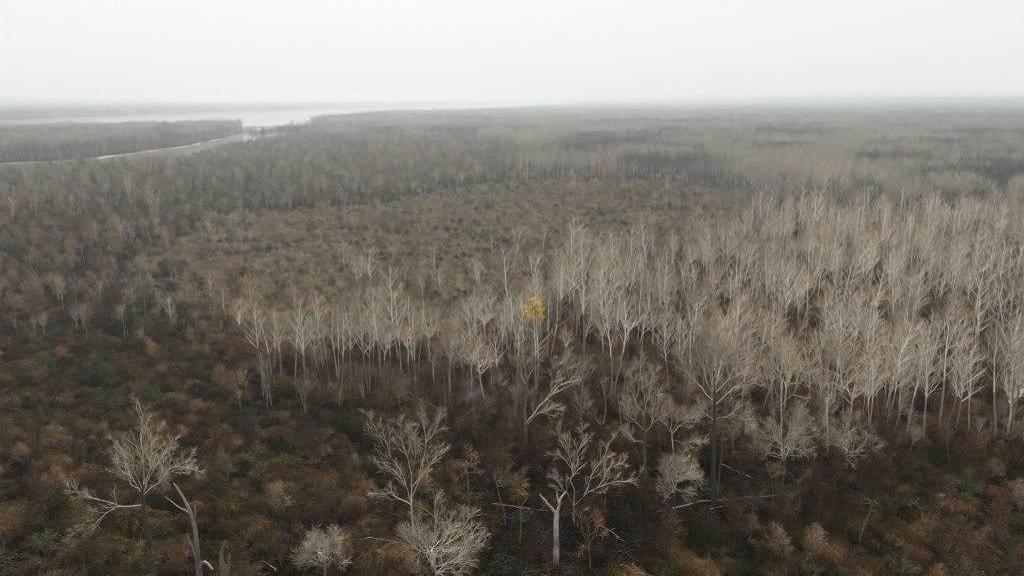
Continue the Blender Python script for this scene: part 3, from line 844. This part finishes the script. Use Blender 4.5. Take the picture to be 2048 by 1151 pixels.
hero('forked_tree', 'white-limbed bare tree with twin upright forks right of the great crown', (1566, 925),
     [([(1564, 870), (1563, 820), (1564, 775)], .2, .26, .14), ([(1564, 782), (1555, 743), (1548, 685)], -1.5, .11, .02), ([(1564, 785), (1574, 730), (1590, 690), (1607, 662)], .8, .12, .02), ([(1565, 780), (1570, 725), (1575, 660)], 2, .1, .02),
      ([(1563, 800), (1545, 770), (1525, 700)], 1.5, .1, .02), ([(1564, 810), (1590, 775), (1610, 720)], -1.5, .09, .02), ([(1560, 760), (1535, 715), (1528, 675)], -2, .08, .02)],
     27, 'the twin-forked white tree', n=(9, 6, 3), tl=.9)
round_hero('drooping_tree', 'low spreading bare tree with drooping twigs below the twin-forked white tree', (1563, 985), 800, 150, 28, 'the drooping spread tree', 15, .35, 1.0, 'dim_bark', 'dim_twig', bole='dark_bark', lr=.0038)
hero('forked_tree', 'white v-forked bare tree with broad right limb near the poplar edge', (1656, 915),
     [([(1656, 870), (1655, 830), (1656, 800)], .2, .28, .18), ([(1656, 802), (1652, 743), (1639, 712), (1622, 680)], 1, .13, .02), ([(1656, 802), (1675, 767), (1699, 730), (1724, 700)], -1.5, .14, .02),
      ([(1655, 760), (1657, 730), (1654, 675)], -1.5, .1, .02), ([(1668, 780), (1690, 740), (1695, 690)], 1.5, .1, .02), ([(1656, 810), (1635, 775), (1618, 735)], -1.5, .09, .02), ([(1662, 790), (1680, 735), (1678, 680)], 2.5, .1, .02)],
     29, 'the white v-forked tree', n=(9, 6, 3), tl=.9)
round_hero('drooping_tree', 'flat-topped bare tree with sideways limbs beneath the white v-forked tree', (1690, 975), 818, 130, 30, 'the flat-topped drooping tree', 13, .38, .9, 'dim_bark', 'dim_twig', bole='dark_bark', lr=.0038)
round_hero('sapling', 'thin bare brown sapling just right of the forked grey snag', (1180, 1135), 1010, 90, 31, None, 6, .4, .45, 'moss_bark', 'brush')
for k, (u, v0, v1, w_) in enumerate([(940, 1020, 880, 40), (1010, 1050, 900, 30), (1040, 1085, 930, 26), (1110, 995, 915, 30), (1545, 1020, 915, 40), (1600, 1010, 930, 50), (1500, 1080, 960, 46), (1720, 1085, 955, 60), (1830, 1090, 975, 60), (1210, 1010, 900, 34)]):
    round_hero('sapling', 'slender dark sapling in the shaded clearing, %s counted from the picture left' % ['first', 'second', 'fourth', 'fifth', 'eighth', 'ninth', 'seventh', 'tenth', 'eleventh', 'sixth'][k], (u, v0), v1, w_, 40 + k, None, 5, .55, .4, 'moss_bark', 'brush', .6)

ob = make_shrub(77, 'rust', 3.2, 2.4, 12, ('orange_leaf', .11, .8), 7, 5)
ox, oy = G(-12, 1075)
tag(mesh_obj('orange_bush', ob.build('orange_bush'), None, (ox, oy, height(ox, oy))), 'orange-leaved bush cut by the left picture edge', 'bush')
HEROES.append((ox, oy, 2.0))
# fallen logs and branches
def log(label, pts, r0, r1, seed, mat='grey_wood', stubs=3, lift=0.05):
    rng = np.random.RandomState(seed)
    P = []
    for u, v in pts:
        x, y = G(u, v); P.append((x, y, height(x, y) + r0 * .7 + lift))
    P = resample(np.array(P), 9); P[:, 2] += rng.normal(0, .03, 9); P[1:-1, :2] += rng.normal(0, .10, (7, 2))
    org = P[0].copy(); org[2] = height(org[0], org[1])
    o = thing('fallen_log', label, 'log', tuple(org))
    g = Geo(); g.tubes((P - org)[None], np.linspace(r0, r1, 9)[None] * .5 * rng.uniform(.85, 1.15, (1, 9)), mat, 7); mesh_obj('stem', g.build('log_stem'), o)
    if stubs:
        P1, R1 = grow(rng, (P - org)[None], np.linspace(r0, r1, 9)[None], stubs, .35, .97, (.5, 1.0), lambda t, pl: pl * .16 + .3, .5, .02, 4, .05, .12)
        for a, b in zip(P1, R1):
            a[:, 2] = np.maximum(a[:, 2], .03)
            g = Geo(); g.tubes(a[None], b[None], mat, 4); mesh_obj('branch', g.build('log_branch'), o)
log('long pale fallen log lying across the dark clearing right of the great trunk', [(1345, 1018), (1400, 1006), (1470, 1000), (1590, 992)], .24, .10, 60)
log('pale forked branch on the dark floor below the long fallen log', [(1420, 1020), (1450, 1012), (1482, 1002)], .13, .06, 61)
log('pale fallen log left of the forked grey snag', [(985, 1010), (1040, 1018), (1098, 1024)], .20, .08, 62)
log('thin fallen log close under the saplings left of the forked snag', [(960, 1030), (1000, 1036), (1030, 1040)], .14, .06, 63)
log('mottled log half sunk in litter between the small round tree and the bushy-crowned tree', [(700, 1080), (745, 1076), (800, 1084)], .20, .10, 64)
log('broken log slanting down right of the forked grey snag', [(1195, 1050), (1225, 1068), (1248, 1084)], .18, .09, 65)
log('bent white driftwood branch at the bottom edge left of the small round tree', [(553, 1150), (541, 1138), (530, 1127), (520, 1130)], .16, .05, 66, stubs=2, lift=.5)
log('pale log showing through brush near the bottom right', [(1625, 1124), (1660, 1119), (1692, 1112)], .18, .08, 67, lift=.3)
log('slanting brown log behind the great vine-clad trunk', [(1440, 930), (1485, 950), (1530, 968)], .18, .08, 68)
log('grey dead branch lying over brush in the upper left tangle', [(110, 795), (140, 800), (165, 793)], .10, .04, 69, lift=1.2)
log('pale bare branch caught in the brush at the left edge', [(0, 1065), (25, 1055), (52, 1046)], .12, .05, 70, lift=.5)

# ------------------------------------------------------------------ poplars: the ones that can be picked out
ORD = ['first', 'second', 'third', 'fourth', 'fifth', 'sixth', 'seventh', 'eighth', 'ninth', 'tenth', 'eleventh', 'twelfth', 'thirteenth', 'fourteenth', 'fifteenth', 'sixteenth', 'seventeenth', 'eighteenth', 'nineteenth', 'twentieth']
def tree_at(name, label, base, top, seed, kind='poplar', cat='tree', group=None, lean=0, twig=None, leaf=None, wide=1.0, bark='pale_bark', phrase=None):
    x, y = G(*base); z = height(x, y) - .05
    h = at(base[0], top, y)[2] - z
    if twig or leaf or kind == 'own' or wide != 1:
        t_, c_ = make_poplar(seed, h, 0, bark, twig or 'pale_twig', leaf, wide)
        o = thing(name, label, cat, (x, y, z), 0, 1, group)
        mesh_obj('trunk', t_.build('own_trunk'), o); mesh_obj('crown', c_.build('own_crown'), o)
    else:
        t_, c_, _ = PROTO[kind][seed % len(PROTO[kind])]
        o = thing(name, label, cat, (x, y, z), (seed * 1.7) % 6.28, h / 20.0, group)
        mesh_obj('trunk', t_, o); mesh_obj('crown', c_, o)
    o.rotation_euler[1] = lean
    HEROES.append((x, y, 2.2))
    if phrase:
        LAND.append((base[0], base[1], phrase))
    return o
front = [(530, 778, 612, -.05), (566, 784, 622, .02), (590, 788, 603, -.03), (612, 780, 616, .03), (634, 790, 634, .0), (660, 786, 640, -.02), (682, 795, 626, -.03), (703, 792, 600, -.02), (738, 795, 583, 0),
         (768, 800, 628, .02), (806, 796, 583, 0), (833, 800, 640, .02), (866, 792, 618, 0), (900, 800, 602, -.02), (940, 796, 580, .02), (970, 798, 632, 0), (1000, 806, 648, .03)]
for k, (u, v0, v1, ln) in enumerate(front):
    tree_at('poplar_tree', 'white bare poplar, %s from the left end of the front row' % ORD[k], (u, v0), v1, k, lean=ln, group='poplars of the front row', phrase='the %s front-row poplar' % ORD[k] if k % 4 == 0 else None)
tree_at('poplar_tree', 'white bare poplar standing out alone behind the rust brush, wide low fork', (1168, 742), 505, 3, wide=1.25, phrase='the wide-forked poplar')
tree_at('poplar_tree', 'tall pale poplar between the burnt trunk and the green-mossed trunk', (1225, 800), 598, 8, wide=1.15)
right = [(1735, 885, 720), (1771, 890, 680), (1808, 893, 688), (1848, 885, 700), (1905, 900, 690), (1935, 896, 705), (1990, 902, 668), (2022, 890, 640)]
for k, (u, v0, v1) in enumerate(right):
    tree_at('poplar_tree', 'white-stemmed poplar at the stand edge, %s right of the v-forked tree' % ORD[k], (u, v0), v1, 20 + k, wide=1.1, group='poplars at the right stand edge', phrase='the %s stand-edge poplar' % ORD[k] if k % 3 == 1 else None)
tree_at('yellow_tree', 'tree with bright yellow leaves at its top among pale poplars', (1072, 800), 612, 71, twig='hero_twig', leaf=('yellow_leaf', .12, .83, 1.0, 12), wide=.75, phrase='the yellow-topped tree')
lone = [(345, 668, 588, 'small white bare tree alone in brown brush left of the poplar row', .9), (422, 505, 424, 'pale bare tree alone at the left edge of the open thicket', 1.4), (690, 565, 482, 'slim white poplar, leftmost of those scattered on the thicket edge', .8),
        (742, 600, 496, 'broad pale poplar on the thicket edge, third from left', 1.3), (718, 590, 512, 'small pale poplar crowding the broad one on the thicket edge', .8), (812, 600, 515, 'thin white poplar with bare forked top on the thicket edge', .7), (872, 590, 490, 'slender pale poplar near the middle of the thicket edge', .8),
        (790, 560, 492, 'bent dead-topped pale tree on the thicket edge', .9), (958, 610, 520, 'pale poplar where the thicket edge meets the big stand', 1.2), (985, 540, 452, 'narrow pale poplar standing before the tall double-crowned one', .8), (1025, 580, 458, 'tall double-crowned white tree at the thicket edge', 1.3),
        (1085, 532, 452, 'short pale tree between the double-crowned tree and the stand corner', 1.0), (885, 620, 540, 'pale poplar just behind the front row gap', 1.0), (850, 625, 548, 'small pale poplar behind the eleventh front-row tree', .9)]
for k, (u, v0, v1, lb, wd) in enumerate(lone):
    tree_at('poplar_tree', lb, (u, v0), v1, 300 + k, 'own', wide=wd)
orange = [(768, 366, 318, 'bright orange-twigged tree, wider one in the far dark woods', 1.5), (838, 362, 311, 'bright orange-topped tree, taller of the far pair', 1.2), (1208, 375, 313, 'small orange-topped tree at the far right woods edge', .8),
          (425, 640, 543, 'rusty orange-topped tree behind the lone white tree', .9), (505, 655, 562, 'orange-yellow tree just left of the poplar row', 1.0), (632, 672, 598, 'small orange-leaved crown peeping behind the front row', 1.0), (1652, 545, 462, 'yellow-crowned tree deep in the big poplar stand', .9)]
for k, (u, v0, v1, lb, wd) in enumerate(orange):
    tree_at('orange_tree', lb, (u, v0), v1, 330 + k, twig='pale_twig', leaf=('orange_leaf' if k != 6 else 'yellow_leaf', .34 if k < 3 else .14, .4, 1.0 if k < 3 else .5), wide=wd)
ochre = [(28, 470, 398), (70, 452, 392), (130, 640, 560), (245, 505, 445), (300, 430, 385), (455, 655, 575), (480, 690, 600), (590, 640, 575), (705, 560, 495), (925, 380, 345), (1145, 400, 352), (1245, 395, 348), (1330, 402, 350), (1480, 690, 600), (1570, 560, 480), (1760, 470, 405), (1905, 720, 610)]
for k, (u, v0, v1) in enumerate(ochre):
    tree_at('ochre_tree', 'small tree with a thin ochre crown, %s of these from the left' % ORD[k], (u, v0), v1, 400 + k, twig='ochre_twig', leaf=('orange_leaf', .14 if v0 > 480 else .24, .5, .3), wide=1.1, group='thin ochre trees')
farpale = [(262, 415, 345), (210, 420, 362), (455, 345, 302), (492, 360, 318), (510, 345, 298), (560, 350, 306), (690, 372, 322), (905, 360, 318), (870, 385, 335), (950, 370, 325), (1262, 372, 318), (1318, 330, 288), (1520, 372, 316), (250, 385, 340), (148, 425, 390), (595, 372, 330), (430, 330, 285)]
for k, (u, v0, v1) in enumerate(farpale):
    tree_at('pale_tree', 'pale bare trunk showing above the far dark woods, %s of these from the left' % ORD[[q[0] for q in sorted(farpale)].index(u)], (u, v0), v1, 360 + k, group='pale trees above the far woods')

# ------------------------------------------------------------------ the poplar stand
STAND = poly([(486, 786), (560, 796), (700, 800), (900, 806), (1010, 800), (1090, 760), (1180, 735), (1260, 760), (1330, 820), (1420, 850), (1600, 872), (1800, 890), (2100, 906), (2600, 906),
              (2600, 384, 17), (2048, 388, 17), (1800, 393, 17), (1620, 399, 17), (1480, 413, 17), (1400, 440, 17), (1290, 462, 17), (1165, 450, 17), (1120, 492, 17), (1050, 530, 17),
              (1000, 556, 17), (900, 572, 17), (740, 590, 17), (600, 606, 17), (486, 620, 17)])
q, rng = scatter(1, (-80, 340, 120, 460), 5.8, .6)
k = inside(STAND, q) & away(q)
q = q[k]; q = q[rng.uniform(size=len(q)) < .94]
scl = np.clip(rng.normal(.83, .17, len(q)), .36, 1.18)
populate('poplar', 'poplar_tree', 'tree', 'poplars of the dense stand', 'poplar_stand', 'far rows of the dense pale poplar stand', q, scl, rng, 270, 12)
# understory in the stand
q, rng = scatter(2, (-100, 350, 110, 460), 2.5)
k = inside(poly([(440, 800), (900, 840), (960, 950), (1330, 945), (1500, 925), (1750, 930), (2100, 945), (2600, 945), (2600, 380, 17), (2048, 384, 17), (1480, 409, 17), (1165, 445, 17), (1050, 520, 17), (740, 580, 17), (440, 620, 10)]), q) & away(q, -1.2)
q = q[k]; q = q[rng.uniform(size=len(q)) < .75]
populate('rust', 'understory_bush', 'bush', 'rusty bushes among and before the poplars', 'rusty_undergrowth', 'rusty brown brush under the poplars', q, np.clip(np.exp(rng.normal(.1, .35, len(q))), .5, 2.0), rng, 200)

# ------------------------------------------------------------------ foreground tangle
FRONT_L = poly([(-500, 1300), (-500, 640), (300, 600), (470, 640), (480, 790), (900, 810), (1000, 850), (930, 900), (900, 1000), (960, 1060), (960, 1300)])
FRONT_R = poly([(1230, 1300), (1260, 1100), (1420, 1060), (1660, 1040), (1700, 930), (1760, 890), (2600, 900), (2600, 1300)])
DARK_MID = poly([(930, 1300), (930, 900), (1000, 850), (1330, 850), (1720, 900), (1700, 1040), (1260, 1090), (1230, 1300)])
q, rng = scatter(3, (-200, 200, 78, 260), 2.7, .8)
k = (inside(FRONT_L, q) | inside(FRONT_R, q)) & away(q, -.8)
q = q[k]
nz = vnoise(q, 17, 41)
u_ = rng.uniform(size=len(q))
isg = (nz > .22) & (u_ < .55)
gap = (~isg) & ((u_ > .84) | ((vnoise(q, 11, 43) > .38) & (u_ > .3)))
qm = q[~isg & ~gap]; ql = q[isg]
populate('mound', 'vine_mound', 'bush', 'vine-heaped brown bushes of the foreground', 'vine_tangle', 'brown tangle of dead vines and brush', qm, np.clip(np.exp(rng.normal(.05, .48, len(qm))) * (1 + .5 * vnoise(qm, 24, 55)), .3, 1.75), rng, 300)
populate('leafy', 'leafy_bush', 'bush', 'green leafy bushes of the foreground', 'green_ground_cover', 'low green leafy undergrowth between brown mounds', ql, np.clip(np.exp(rng.normal(-.05, .4, len(ql))), .4, 1.4), rng, 180)
q, rng = scatter(19, (-200, 200, 78, 260), 2.3, .8)
q = q[(inside(FRONT_L, q) | inside(FRONT_R, q)) & away(q, -.8)]; q = q[rng.uniform(size=len(q)) < .6]
mass('twig_tangle', 'grey-brown twigs tangled between the brown mounds', 'tangle', q, rng.uniform(.5, 1.5, len(q)), rng.uniform(0, 6.28, len(q)), rng.randint(0, 4, len(q)))
# sparse brush in the dark clearing
q, rng = scatter(4, (-60, 120, 85, 170), 3.3)
k = inside(DARK_MID, q) & away(q, .2)
q = q[k]; q = q[rng.uniform(size=len(q)) < .55]
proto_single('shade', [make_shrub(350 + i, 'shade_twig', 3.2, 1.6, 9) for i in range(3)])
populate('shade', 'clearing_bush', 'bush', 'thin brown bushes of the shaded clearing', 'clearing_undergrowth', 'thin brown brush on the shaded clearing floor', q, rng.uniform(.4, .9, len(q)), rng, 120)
def make_litter(seed):
    rng = np.random.RandomState(seed)
    g = Geo()
    n = 46
    a = rng.uniform(0, 6.28, n); L = rng.uniform(.15, 1.1, n) ** 1.3
    c = rng.uniform(-1.6, 1.6, (n, 2)); d = np.stack([np.cos(a), np.sin(a)], 1) * L[:, None]
    P = np.zeros((n, 3, 3)); P[:, 0, :2] = c - d; P[:, 1, :2] = c + rng.normal(0, .06, (n, 2)); P[:, 2, :2] = c + d
    P[:, :, 2] = .10 + rng.uniform(-.03, .35, (n, 1)) * rng.uniform(0, 1, (n, 3))
    g.tubes(P, np.linspace(.03, .015, 3)[None].repeat(n, 0), 'litter_wood', 3)
    m = 170
    p = np.concatenate([rng.uniform(-1.7, 1.7, (m, 2)), rng.uniform(.06, .16, (m, 1))], 1)
    g.leaves(p, .09, 'litter_leaf', rng)
    return g
M['litter_wood'] = plant_mat('litter_wood', [(.010, .008, .006), (.025, .02, .015), (.10, .085, .07)], 6, 0.7, .8, .85, .6)
M['litter_leaf'] = plant_mat('litter_leaf', [(.010, .005, .002), (.03, .013, .005), (.09, .04, .013)], 10, 0.9, .8, .85, .6)
proto_single('litter', [make_litter(540 + i) for i in range(4)])
q, rng = scatter(9, (-110, 110, 78, 190), 2.6)
q = q[rng.uniform(size=len(q)) < .8]
mass('leaf_litter', 'brown leaves and dead sticks littering the floor', 'litter', q, rng.uniform(.8, 1.3, len(q)), rng.uniform(0, 6.28, len(q)), rng.randint(0, 4, len(q)))
# taller brush trees in the foreground tangle
q, rng = scatter(5, (-200, 200, 80, 260), 7.0, .7)
k = (inside(FRONT_L, q) | inside(FRONT_R, q)) & away(q, 1)
q = q[k]; q = q[rng.uniform(size=len(q)) < .85]
qd = q[::2]; q = q[1::2]
q3, rng3 = scatter(15, (-60, 130, 85, 190), 4.2)
q3 = q3[inside(poly([(930, 1080), (930, 860), (1100, 800), (1330, 840), (1720, 890), (1850, 960), (1720, 1110), (1260, 1130), (960, 1110)]), q3) & away(q3, .9)]; q3 = q3[rng3.uniform(size=len(q3)) < .7]
fg_brush = q; fg_scl = rng.uniform(.25, .75, len(q))
q3 = np.vstack([q3, qd])
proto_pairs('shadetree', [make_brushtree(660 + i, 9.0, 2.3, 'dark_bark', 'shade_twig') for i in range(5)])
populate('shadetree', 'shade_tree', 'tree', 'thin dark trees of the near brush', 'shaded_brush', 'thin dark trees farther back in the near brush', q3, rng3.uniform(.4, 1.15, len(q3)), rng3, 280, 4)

# ------------------------------------------------------------------ open thicket in the middle distance
q, rng = scatter(6, (-260, 260, 190, 700), 2.3, .8)
k = inside(FIELD, q + 14 * np.stack([vnoise(q, 40, 31), vnoise(q, 40, 32)], 1)) & ~inside(STAND, q) & away(q, -1)
q = q[k]; q = q[(rng.uniform(size=len(q)) < .85)]
populate('thicket', 'thicket_shrub', 'shrub', 'shrubs of the open thicket', 'open_thicket', 'even olive-brown thicket in the middle distance', q, np.clip(np.exp(rng.normal(-.38, .42, len(q))) * (1 + .4 * vnoise(q, 30, 57)), .25, 1.8), rng, 260)
field_q = q[rng.uniform(size=len(q)) < .025]
q2 = q[(vnoise(q, 60, 77) > .30) & (rng.uniform(size=len(q)) < .22)] + 1.3
mass('dark_thicket', 'darker evergreen clumps scattered through the thicket', 'dark', q2, rng.uniform(.4, .75, len(q2)), rng.uniform(0, 6.28, len(q2)), rng.randint(0, 3, len(q2)))

M['olive_grass'] = plant_mat('olive_grass', [(.14, .15, .05), (.22, .22, .08), (.27, .24, .11)], 25, .4, .6, .85, .4)
proto_single('grass', [make_mound(560 + i, 'olive_grass', 160, 1.6, .8, .022) for i in range(3)])
q, rng = scatter(16, (-160, 10, 380, 640), 2.6)
gl = np.array([G(u, v) for u, v in [(600, 430), (690, 418), (790, 412), (840, 399), (900, 383), (960, 371)]])
dm = np.min([np.linalg.norm(q - (gl[i] * (1 - t) + gl[i + 1] * t), axis=1) for i in range(5) for t in np.linspace(0, 1, 8)], axis=0)
q = q[dm < 8 + 5 * vnoise(q, 40, 66)]
mass('olive_grass', 'olive green grass strip along the far edge of the thicket', 'grass', q, rng.uniform(.6, 1.2, len(q)), rng.uniform(0, 6.28, len(q)), rng.randint(0, 3, len(q)))
STRIP = (gl, 9.0)
# ------------------------------------------------------------------ mixed brushy woods to the left
LEFTW = poly([(-700, 660), (-700, 372), (-300, 356), (0, 342), (174, 334), (300, 325), (350, 320), (390, 307), (430, 293), (560, 282), (800, 290), (1000, 300), (1180, 330), (1050, 352), (960, 368), (850, 390), (760, 405), (640, 415), (480, 420), (330, 495), (200, 610), (0, 650)])
q, rng = scatter(7, (-700, 150, 180, 1250), 5.2)
k = inside(LEFTW, q) & away(q, -1)
q = q[k]; q = q[rng.uniform(size=len(q)) < .9]
sl = (rng.uniform(size=len(q)) < .34) & (np.hypot(q[:, 0], q[:, 1]) + 90 * vnoise(q, 120, 88) > 470)
qs = q[sl]; q = q[~sl]
qe, re_ = scatter(17, (-260, 330, 190, 760), 5.5, .7)
de = sdist(FIELD, qe)
qe = qe[(de > -45) & (de < 38 + 30 * vnoise(qe, 70, 24)) & (vnoise(qe, 60, 25) > -.15) & ~inside(STAND, qe) & away(qe) & (re_.uniform(size=len(qe)) < .55)]
qb, rb_ = scatter(18, (-90, 140, 110, 190), 3.6, .6)
qb = qb[inside(poly([(480, 785), (900, 800), (1010, 790), (1100, 770), (1260, 780), (1400, 850), (1800, 880), (2300, 900), (2300, 950), (1750, 935), (1500, 935), (1000, 880), (850, 845), (480, 830)]), qb) & away(qb, -1) & (rb_.uniform(size=len(qb)) < .6)]
ss = rng.uniform(.55, 1.25, len(qs)) * np.clip(.22 + sdist(NEAR_LAND, qs) / 160, .22, 1) * np.clip(.7 + np.hypot(qs[:, 0], qs[:, 1]) / 1500, .7, 1.3)
qs = np.vstack([qs, qe, qb]); ss = np.r_[ss, re_.uniform(.3, .85, len(qe)), rb_.uniform(.3, .85, len(qb))]
populate('slim', 'slim_tree', 'tree', 'slim grey trees of the brushy woods', 'slim_grey_woods', 'slim grey trees rising from the brushy woods', qs, ss, rng, 280, 6)
q = np.vstack([q, field_q, fg_brush])
ds = np.hypot(q[:, 0], q[:, 1])
scl = np.clip(np.exp(rng.normal(-.5, .4, len(q))), .25, 1.3) * np.clip(.5 + ds / 800, .6, 1.5)
scl *= np.clip(.3 + sdist(NEAR_LAND, q) / 150, .3, 1)
scl[len(q) - len(fg_brush):] = fg_scl
populate('brushtree', 'brush_tree', 'tree', 'twiggy small trees of the brushy woods', 'brushy_woods', 'brown-grey twiggy woods towards the river', q, scl, rng, 290, 4)
q, rng = scatter(8, (-500, 60, 170, 700), 6.5)
k = inside(LEFTW, q) | inside(poly([(-400, 760), (-400, 540), (330, 520), (480, 640), (300, 640), (100, 760)]), q)
q = q[k & away(q)]; q = q[(vnoise(q, 45, 91) > .05) & (rng.uniform(size=len(q)) < .62)]
populate('dark', 'evergreen_shrub', 'shrub', 'dark evergreen shrubs of the brushy woods', 'evergreen_undergrowth', 'dark green shrubs deep in the brushy woods', q, rng.uniform(.6, 1.6, len(q)), rng, 120)

# ------------------------------------------------------------------ far woods
def far_ok(q):
    return (land(q) > 14)
def far_band(seed, y0, y1, sp, kind, name, label, cond, s=(.85, 1.15)):
    q, rng = scatter(seed, (-11000, 11000, y0, y1), sp)
    q = q[far_ok(q)]
    q = q[cond(q)]
    mass(name, label, kind, q, rng.uniform(s[0], s[1], len(q)), rng.uniform(0, 6.28, len(q)), rng.randint(0, len(PROTO[kind]), len(q)))
RIGHTW = lambda q: ~inside(LEFTW, q) & ~inside(FIELD, q) & ~inside(STAND, q) & (q[:, 1] > 330) & ((q[:, 0] > 0.02 * q[:, 1]) | (q[:, 1] > 800)) & (sdist(STAND, q) < -12)
far_band(21, 330, 1500, 23, 'farpatch', 'pale_far_woods', 'pale leafless woods beyond the thicket', lambda q: RIGHTW(q) & (vnoise(q, 300, 61) > -.12))
far_band(22, 330, 1500, 23, 'fardark', 'dark_far_woods', 'darker patches in the leafless woods beyond the thicket', lambda q: RIGHTW(q) & (vnoise(q, 300, 61) <= -.02))
band = lambda q: vnoise(q * np.array([.35, 1.0]), 420, 63)
far_band(23, 1500, 5000, 34, 'farpatch', 'hazy_woods', 'hazy leafless woods reaching along the river', lambda q: band(q) > -.12, (1.0, 1.3))
far_band(26, 1500, 5000, 34, 'fardark', 'dark_hazy_woods', 'darker bands in the hazy woods', lambda q: band(q) <= -.12, (1.0, 1.3))
far_band(24, 5000, 11000, 95, 'farpatch', 'horizon_woods', 'faint woods on the horizon', lambda q: q[:, 0] * 0 < 1, (1.2, 1.6))
q, rng = scatter(25, (-3500, -300, 700, 1700), 17)
q = q[sdist(ISLAND, q) > 10]
mass('island_woods', 'grey leafless woods on the low river island', 'fardark', q, rng.uniform(.65, .95, len(q)), rng.uniform(0, 6.28, len(q)), rng.randint(0, 3, len(q)))

# ------------------------------------------------------------------ labels of the scattered plants
LOOK = {'mound': 'brown vine-heaped bush', 'rust': 'rusty brown bush', 'thicket': 'low olive-brown shrub', 'leafy': 'green leafy bush', 'dark': 'dark green shrub', 'brushtree': 'small twiggy tree', 'poplar': 'pale bare poplar', 'slim': 'slim grey bare tree', 'shadetree': 'thin dark bare tree', 'shade': 'thin dark bush'}
EXTRA = [(20, 700, 'the left picture edge'), (345, 668, 'the lone small white tree'), (422, 505, 'the lone pale tree of the thicket'), (1025, 580, 'the double-crowned white tree'), (768, 366, 'the wide orange tree'),
         (1900, 1120, 'the bottom right corner'), (60, 1120, 'the bottom left corner'), (1652, 545, 'the yellow-crowned tree of the stand'), (1700, 700, 'the middle of the right stand'), (2000, 600, 'the right picture edge')]
marks = LAND + EXTRA
bucket = {}
for o, kind, x, y, s in ITEMS:
    u, v = proj(x, y, 0)
    j = min(range(len(marks)), key=lambda i: (marks[i][0] - u) ** 2 + (marks[i][1] - v) ** 2)
    du, dv = u - marks[j][0], v - marks[j][1]
    side = ('right of' if du > 0 else 'left of') if abs(du) > abs(dv) else ('in front of' if dv > 0 else 'behind')
    size = 'large ' if s > 1.1 else 'small ' if s < .75 else ''
    bucket.setdefault((size, kind, side, j), []).append((du * du + dv * dv, o))
for (size, kind, side, j), lst in bucket.items():
    lst.sort(key=lambda t: t[0])
    for i, (_, o) in enumerate(lst):
        rank = ORD[i] + ' ' if i < 20 else '%dth ' % (i + 1)
        o['label'] = ('%s%s, %s%s %s' % (size, LOOK[kind], rank if len(lst) > 1 else '', side, marks[j][2])).strip()

# ------------------------------------------------------------------ the misty air
bm_v = [(x, y, z) for x in (-15600, 15600) for y in (-900, 16600) for z in (-6.0, 68.0)]
hm = bpy.data.meshes.new('haze')
hm.from_pydata(bm_v, [], [(0, 1, 3, 2), (4, 6, 7, 5), (0, 4, 5, 1), (2, 3, 7, 6), (0, 2, 6, 4), (1, 5, 7, 3)])
hz = bpy.data.materials.new('haze'); hz.use_nodes = True
hz.node_tree.nodes.clear()
ho = hz.node_tree.nodes.new('ShaderNodeOutputMaterial')
pv = hz.node_tree.nodes.new('ShaderNodeVolumePrincipled')
pv.inputs['Color'].default_value = (.89, .965, 1.0, 1)
pv.inputs['Density'].default_value = 1 / 2850.0
pv.inputs['Anisotropy'].default_value = 0.82
hz.node_tree.links.new(pv.outputs[0], ho.inputs['Volume'])
hm.materials.append(hz)
tag(mesh_obj('haze', hm), 'pale mist thickening towards the horizon', kind='stuff')
